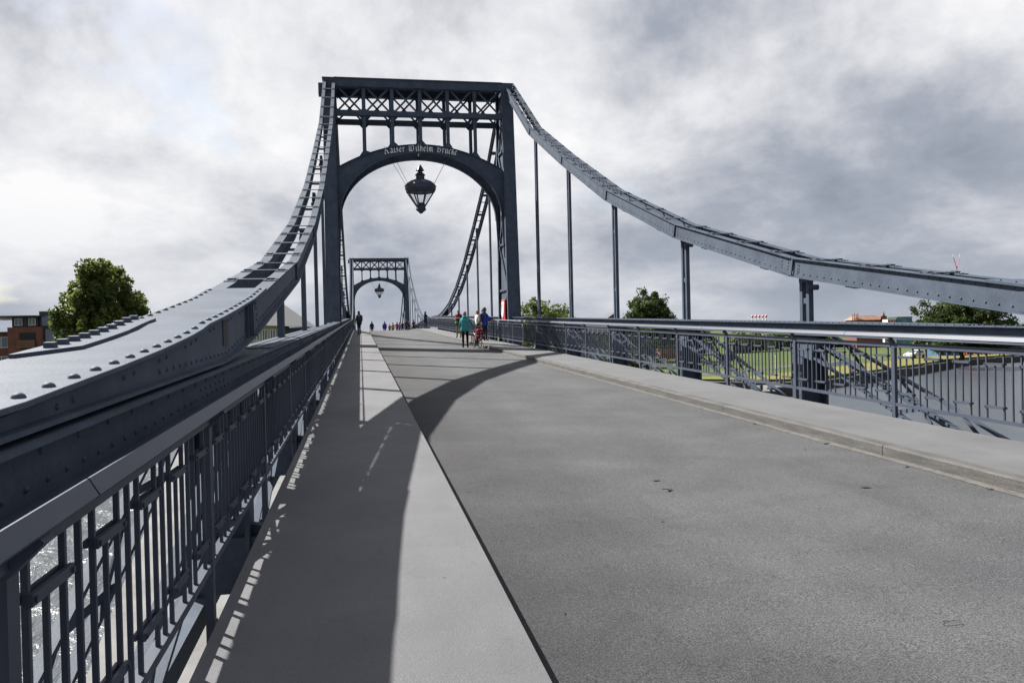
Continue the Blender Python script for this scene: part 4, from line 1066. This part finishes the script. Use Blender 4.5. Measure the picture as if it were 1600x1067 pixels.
# ------------------------------------------------------------------ people
MC = {}
def cloth(c, rough=.85):
    k = tuple(round(x, 3) for x in c)
    if k not in MC: MC[k] = mat('cloth_%d' % len(MC), c, rough, var=.10, scale=7, spec=.2)
    return MC[k]
SKIN = cloth((.36, .20, .14), .55)
SHOE = cloth((.02, .02, .022))
def person(label, x, y, heading, height, top, legs, hair, pose='stand', short_sleeve=False, jacket=False, z=None, cap=None, bag=None, shorts=False, group='people on the bridge', wide=1.0):
    S = height/1.75
    if z is None: z = zd(y)
    V = []; Ed = []; Rr = []; Sg = []
    def j(p, r, parent=None, seg=None):
        V.append(Vector(p)); Rr.append(r); i = len(V)-1
        if parent is not None: Ed.append((parent, i)); Sg.append(seg)
        return i
    w = wide
    pel = j((0, 0, .96), (.155*w, .12*w)); wa = j((0, .0, 1.10), (.145*w, .115*w), pel, 'top'); ch = j((0, -.01, 1.30), (.165*w, .12*w), wa, 'top'); nb = j((0, -.015, 1.455), (.075, .07), ch, 'top')
    nk = j((0, 0, 1.52), (.055, .055), nb, 'skin'); h1 = j((0, .022, 1.60), (.078, .092), nk, 'skin'); h2 = j((0, .02, 1.69), (.072, .085), h1, 'skin'); j((0, .01, 1.74), (.04, .045), h2, 'skin')
    wr = []
    for s in (-1, 1):
        sh = j((s*.175*w, -.01, 1.415), (.068, .066), ch, 'top')
        if pose == 'photo': el = (s*.21, .16, 1.22); wp_ = (s*.07, .34, 1.42); hp = (s*.05, .37, 1.48)
        elif pose == 'cross': el = (s*.25, .05, 1.17); wp_ = (s*-.02, .23, 1.22); hp = (s*-.09, .22, 1.24)
        elif pose == 'bike': el = (s*.30, .10, 1.16) if s > 0 else (s*.24, .02, 1.14); wp_ = (s*.42, .30, 1.04) if s > 0 else (s*.27, .12, .96); hp = (s*.45, .37, 1.02) if s > 0 else (s*.28, .17, .90)
        elif pose == 'lean': el = (s*.23, .18, 1.18); wp_ = (s*.15, .40, 1.12); hp = (s*.14, .47, 1.12)
        else: el = (s*.25, -.02, 1.14); wp_ = (s*.26, .06, .92); hp = (s*.26, .085, .85)
        e_ = j(el, (.048, .048), sh, 'top'); w_ = j(wp_, (.034, .034), e_, 'skin' if short_sleeve else 'top'); j(hp, (.040, .026), w_, 'skin'); wr.append((Vector(wp_), Vector(hp), s))
    for s in (-1, 1):
        fx = .03 if s > 0 else -.04
        hip = j((s*.088, 0, .90), (.095*w, .10*w), pel, 'legs'); kn = j((s*.10, .02+fx, .50), (.064, .066), hip, 'legs'); an = j((s*.105, -.01+fx, .10), (.045, .048), kn, 'skin' if shorts else 'legs')
        j((s*.115, .13+fx, .045), (.042, .035), an, 'shoe')
    me = bpy.data.meshes.new('body'); me.from_pydata([tuple(v) for v in V], Ed, [])
    ob = bpy.data.objects.new('tmp', me); COL.objects.link(ob)
    sk = ob.modifiers.new('skin', 'SKIN'); sk.use_smooth_shade = True
    for i, d in enumerate(me.skin_vertices[0].data): d.radius = Rr[i]; d.use_root = (i == 0)
    sb = ob.modifiers.new('sub', 'SUBSURF'); sb.levels = 1; sb.render_levels = 1
    dg = bpy.context.evaluated_depsgraph_get(); dg.update()
    bm = bpy.data.meshes.new_from_object(ob.evaluated_get(dg)); bpy.data.objects.remove(ob); bpy.data.meshes.remove(me)
    # fingers rooted in the palms
    fb = MB(); fb.v = [tuple(v.co) for v in bm.vertices]; fb.f = [tuple(p.vertices) for p in bm.polygons]; nbody = len(fb.f)
    for wv, hv, s in wr:
        d = (hv-wv).normalized(); sd_ = d.cross(Vector((0, 1, 0)) if abs(d.y) < .8 else Vector((1, 0, 0))).normalized(); cu = d.cross(sd_)
        for q, ln in enumerate((.060, .072, .066, .052)):
            b0 = hv+sd_*(.027-.018*q)+d*.005; fb.tube([b0, b0+d*ln*.55+cu*.006, b0+d*ln+cu*.022], [.0095, .009, .006], 5)
        b0 = hv-d*.02+sd_*.035; fb.tube([b0, b0+sd_*.02+d*.03, b0+sd_*.022+d*.058], [.011, .010, .007], 5)
    fb.tube([(0, .095, 1.625), (0, .122, 1.60), (0, .10, 1.59)], [.008, .014, .008], 5)      # nose
    for s in (-1, 1): fb.tube([(s*.078, .01, 1.585), (s*.09, .0, 1.61), (s*.08, .005, 1.645)], [.008, .014, .008], 5)   # ears
    nm = bpy.data.meshes.new('person'); nm.from_pydata(fb.v, [], fb.f); bpy.data.meshes.remove(bm)
    mats = [SKIN, cloth(top), cloth(legs), SHOE]; ids = {'skin': 0, 'top': 1, 'legs': 2, 'shoe': 3}
    for m_ in mats: nm.materials.append(m_)
    for pi, p in enumerate(nm.polygons):
        p.use_smooth = True
        if pi >= nbody: p.material_index = 0; continue
        c = p.center; best = None
        for (a, b), sg in zip(Ed, Sg):
            A, B = V[a], V[b]; t = max(0, min(1, (c-A).dot(B-A)/max(1e-6, (B-A).length_squared)))
            q = (c-(A+(B-A)*t)).length/(.03+.5*(Rr[a][0]+Rr[b][0])/2)
            if best is None or q < best[0]: best = (q, sg)
        p.material_index = ids[best[1]]
    root = place('person', nm, None, (x, y, z), (0, 0, heading), scale=(S, S, S))
    tag(root, label, 'person', group)
    # hair
    hb_ = MB(); pr = [(.082, 1.60), (.094, 1.64), (.093, 1.69), (.070, 1.745), (.03, 1.765), (.002, 1.768)]
    hb_.lathe(pr, (0, -.004, 0), 12, .95, 1.08)
    hb_.lathe([(.06, 1.54), (.078, 1.58), (.080, 1.66), (.05, 1.70)], (0, -.025, 0), 10, 1.02, .95)
    ho = hb_.mesh('hair', cloth(hair), True); place('hair', ho, root)
    fc = MB()
    for s in (-1, 1): fc.dome((s*.032, .097, 1.632), (0, 1, 0), .011, .006, 6)
    fc.box((-.022, .094, 1.566), (.022, .104, 1.574)); place('face', fc.mesh('face', cloth((.05, .02, .02))), root)
    if cap: MB().lathe([(.17, 1.665), (.165, 1.68), (.105, 1.69), (.098, 1.75), (.07, 1.785), (.002, 1.79)], (0, .0, 0), 14, 1, 1.1).build('hat', cloth(cap), root, smooth=True)
    if jacket:
        jk = MB(); jk.lathe([(.215*w, .80), (.205*w, .90), (.19*w, 1.06), (.205*w, 1.26), (.20*w, 1.38), (.13, 1.455), (.085, 1.49)], (0, -.005, 0), 16, 1, .78)
        place('jacket', jk.mesh('jacket', cloth(top), True), root)
        MB().lathe([(.10, 1.43), (.125, 1.47), (.11, 1.53), (.07, 1.54)], (0, -.035, 0), 12, 1.05, .9).build('hood', cloth(top), root, smooth=True)
    if bag == 'pack':
        MB().box((-.15, -.30, 1.0), (.15, -.13, 1.44)).build('backpack', cloth((.03, .035, .05)), root, bevel=.05)
        for s in (-1, 1): MB().tube([(s*.1, -.16, 1.42), (s*.11, -.02, 1.49), (s*.11, .13, 1.38), (s*.12, .06, 1.1)], .016, 5).build('strap', cloth((.03, .035, .05)), root)
    if bag == 'tied':
        MB().lathe([(.23, .82), (.24, .92), (.20, 1.04), (.17, 1.06)], n=12, sx=1, sy=.8).build('tied_jacket', cloth((.03, .13, .08)), root, smooth=True)
    return root
RZ = KERB
def road(y): return zd(y)-RZ
DK = (.022, .024, .030)
person('woman in turquoise hooded jacket and black shorts holding the bicycle on the road', 4.82, 37.6, rad(-12), 1.72, (.05, .25, .27), (.015, .015, .018), (.22, .20, .17), 'bike', jacket=True, z=road(37.6), wide=1.05)
person('man in maroon top and khaki trousers with green jacket tied at the waist', 5.85, 48.6, rad(150), 1.74, (.10, .020, .030), (.22, .17, .06), (.30, .27, .24), 'cross', short_sleeve=True, bag='tied')
person('person in white top between the cyclist and the railing', 6.35, 44.0, rad(-70), 1.66, (.60, .57, .53), (.05, .05, .06), (.34, .24, .14), 'stand', short_sleeve=True)
person('person in bright blue jacket with dark backpack leaning on the right railing', 6.55, 42.7, rad(-75), 1.80, (.022, .06, .28), (.02, .022, .035), (.10, .06, .04), 'lean', jacket=True, bag='pack')
person('person in red top mostly hidden behind the blue jacket at the railing', 6.75, 44.6, rad(-80), 1.74, (.50, .025, .04), (.03, .03, .04), (.25, .2, .15), 'lean')
person('man in dark coat standing alone by the left railing under the far portal', -.12, 61.5, rad(35), 1.80, DK, DK, (.03, .025, .02), 'stand', jacket=True, bag='pack')
person('dark-clothed man walking beyond the crest left of the purple jacket', 1.48, 110, rad(180), 1.84, DK, DK, (.03, .025, .02), 'stand', jacket=True, z=road(110))
person('person in purple-blue jacket walking just beyond the crest', 3.18, 110, rad(175), 1.80, (.05, .035, .20), (.03, .03, .05), (.03, .025, .02), 'stand', jacket=True, wide=1.15, z=road(110))
crowd = [(4.29, 110, 1.62, (.30, .21, .03), 'person in yellow top at the left end of the distant crowd'), (4.9, 111, 1.76, (.16, .03, .03), 'person in dark red top in the distant crowd'),
         (5.13, 109, 1.58, (.22, .12, .30), 'person in lilac top in the distant crowd'), (5.58, 110, 1.74, DK, 'dark figure next to the lilac top in the distant crowd'),
         (6.03, 109.5, 1.82, (.03, .03, .05), 'tall dark figure in the middle of the distant crowd'), (6.5, 111, 1.70, DK, 'dark figure left of the far right railing crowd end'),
         (6.95, 108, 1.74, (.04, .04, .05), 'dark figure at the right end of the distant crowd'), (3.86, 110, 1.42, (.20, .05, .03), 'small reddish figure left of the yellow top in the distant crowd')]
for i, (x, y, hh, c, lab) in enumerate(crowd): person(lab, x, y, rad(150+40*(i % 3)), hh, c, (.03, .03, .045), (.08+.05*(i % 3), .06, .05), 'stand', z=road(y) if x < LC+ROADH else None)
person('dark figure standing apart at the far right railing by the chain', 6.72, 85.0, rad(-60), 1.78, DK, DK, (.03, .02, .02), 'lean', jacket=True)

# ------------------------------------------------------------------ bicycle
def bicycle(label, x, y, rz, z):
    t = thing('bicycle', label, 'bicycle', loc=(x, y, z), rz=rz)       # local +y forward
    fr = cloth((.05, .05, .055), .4)
    for k, yy in enumerate((-.52, .53)):
        w = MB(); nn, mm, R1 = 24, 6, .335
        for i in range(nn):
            for jj in range(mm):
                a, c = 2*math.pi*i/nn, 2*math.pi*jj/mm; w.v.append((.02*math.sin(c), yy+(R1+.02*math.cos(c))*math.cos(a), .355+(R1+.02*math.cos(c))*math.sin(a)))
        for i in range(nn):
            for jj in range(mm): w.f.append((i*mm+jj, ((i+1) % nn)*mm+jj, ((i+1) % nn)*mm+(jj+1) % mm, i*mm+(jj+1) % mm))
        wo = w.build('wheel', 'black', t, smooth=True)
        sp = MB()
        for i in range(12): a = 2*math.pi*i/12; sp.tube([(0, yy, .355), (0, yy+.33*math.cos(a), .355+.33*math.sin(a))], .003, 4)
        sp.tube([(-.05, yy, .355), (.05, yy, .355)], .025, 8); sp.build('spokes', 'conc', wo)
        MB().tube([(0, yy+.37*math.cos(a), .355+.37*math.sin(a)) for a in [rad(20+15*q) for q in range(11)]], .022, 6).build('mudguard', fr, t)
    f = MB(); BB = (0, -.08, .30); ST = (0, -.22, .82); HT = (0, .36, .86); HB = (0, .40, .72)
    for a, b_, r in ((BB, ST, .018), (ST, HT, .016), (BB, HB, .02), (HT, HB, .02)): f.tube([a, b_], r, 8)
    for s in (-1, 1):
        f.tube([(0, -.22, .78), (s*.06, -.52, .355)], .010, 6); f.tube([BB, (s*.06, -.52, .355)], .011, 6); f.tube([HB, (s*.05, .53, .355)], .013, 6)
    f.build('frame', fr, t)
    MB().tube([(0, .36, .86), (0, .33, 1.02)], .014, 6).build('stem', fr, t)
    MB().tube([(-.29, .20, 1.05), (-.2, .31, 1.04), (0, .34, 1.03), (.2, .31, 1.04), (.29, .20, 1.05)], .012, 6).build('handlebar', fr, t)
    MB().tube([ST, (0, -.25, .95)], .013, 6).build('seat_post', fr, t)
    MB().lathe([(.02, 0), (.10, .01), (.10, .05), (.05, .07)], (0, -.29, .95), 10, .8, 1.25).build('saddle', 'black', t)
    MB().tube([(-.08, 0, .30), (.08, 0-.08, .30)], .09, 12).build('chainset', fr, t)
    rk = MB()
    for s in (-1, 1): rk.bar((s*.06, -.30, .76), (s*.06, -.72, .74), .012, .012); rk.bar((s*.07, -.66, .74), (s*.07, -.54, .36), .01, .01)
    rk.bar((-.07, -.6, .75), (.07, -.6, .75), .012, .012); rk.build('rack', fr, t)
    for s in (-1, 1):
        pb = MB().box((s*.09, -.66, .42), (s*.21, -.40, .72)).build('pannier', cloth((.20, .018, .022)), t, bevel=.03); MB().box((s*.10, -.668, .58), (s*.20, -.661, .61)).build('reflector', 'white', pb)
    MB().box((-.14, -.68, .77), (.14, -.42, .90)).build('rack_bag', cloth((.22, .02, .03)), t, bevel=.04)
    MB().lathe([(.03, 0), (.035, .03), (.02, .05)], (0, -.74, .70), 8).build('rear_light', 'red', t)
    return t
bicycle('bicycle with red pannier bags held by the woman in turquoise', 5.32, 37.3, rad(8), road(37.3))

# ------------------------------------------------------------------ leaves and litter on the road
def litter(label, x, y, L_, rz, curl=False, grp='leaves on the road', z=None):
    b = MB(); n_ = 6
    for i in range(n_+1):
        u = i/n_; wd = math.sin(math.pi*min(.98, max(.02, u)))*.26*L_; zz = .001+.12*L_*abs(u-.5)**1.5
        b.v += [(u*L_-L_/2, -wd, zz+.004), (u*L_-L_/2, wd*.8, zz+.004+.08*wd)]
    for i in range(n_): b.f.append((2*i, 2*i+2, 2*i+3, 2*i+1))
    if curl: b.tube([(-L_/2, 0, .02), (-L_*.7, L_*.2, .025), (-L_*.65, L_*.45, .02)], .004, 4)
    o = b.build('fallen_leaf', 'leafdry'); o.location = (x, y, (road(y) if z is None else z)+.002); o.rotation_euler = (0, 0, rz)
    return tag(o, label, 'leaf', grp)
for lab, x, y, L_, rz, cu in (('dark flat leaf lying on the road near its middle', 2.80, 7.46, .10, .2, False), ('curled twig-like leaf just below the flat dark one', 2.77, 7.04, .11, 1.0, True),
                              ('tiny leaf scrap below the curled leaf', 2.30, 6.01, .04, .4, False), ('flat leaf on the right half of the road', 4.53, 6.67, .11, -.2, False),
                              ('dark leaf in the right gutter, third from the photo edge', 5.54, 8.92, .12, .3, False), ('leaf in the right gutter further up the bridge', 5.54, 10.75, .10, 1.4, False),
                              ('small leaf on the road off the right gutter', 5.09, 8.64, .05, .9, False), ('small leaf in the right gutter, second from the photo edge', 5.5, 7.4, .08, .5, False),
                              ('leaf in the right gutter nearest the photo edge', 5.53, 6.32, .07, -.4, False), ('tiny leaf far up the right gutter', 5.54, 12.6, .08, .2, False),
                              ('small dark scrap by the left kerb', .95, 7.47, .04, .2, False), ('tiny dark speck on the lower left of the road', 1.07, 4.32, .03, .8, False)):
    litter(lab, x, y, L_, rz, cu)
rg = MB(); pts = [(3.01+.045*math.cos(a)*(1.25), 3.71+.035*math.sin(a), road(3.71+.035*math.sin(a))+.006+.003*math.sin(3*a)) for a in [2*math.pi*k/22 for k in range(22)]]
rg.tube(pts, .0012, 5); tag(rg.build('wire_loop', 'leafdry'), 'small thin dark loop lying on the road at lower right', 'wire loop')
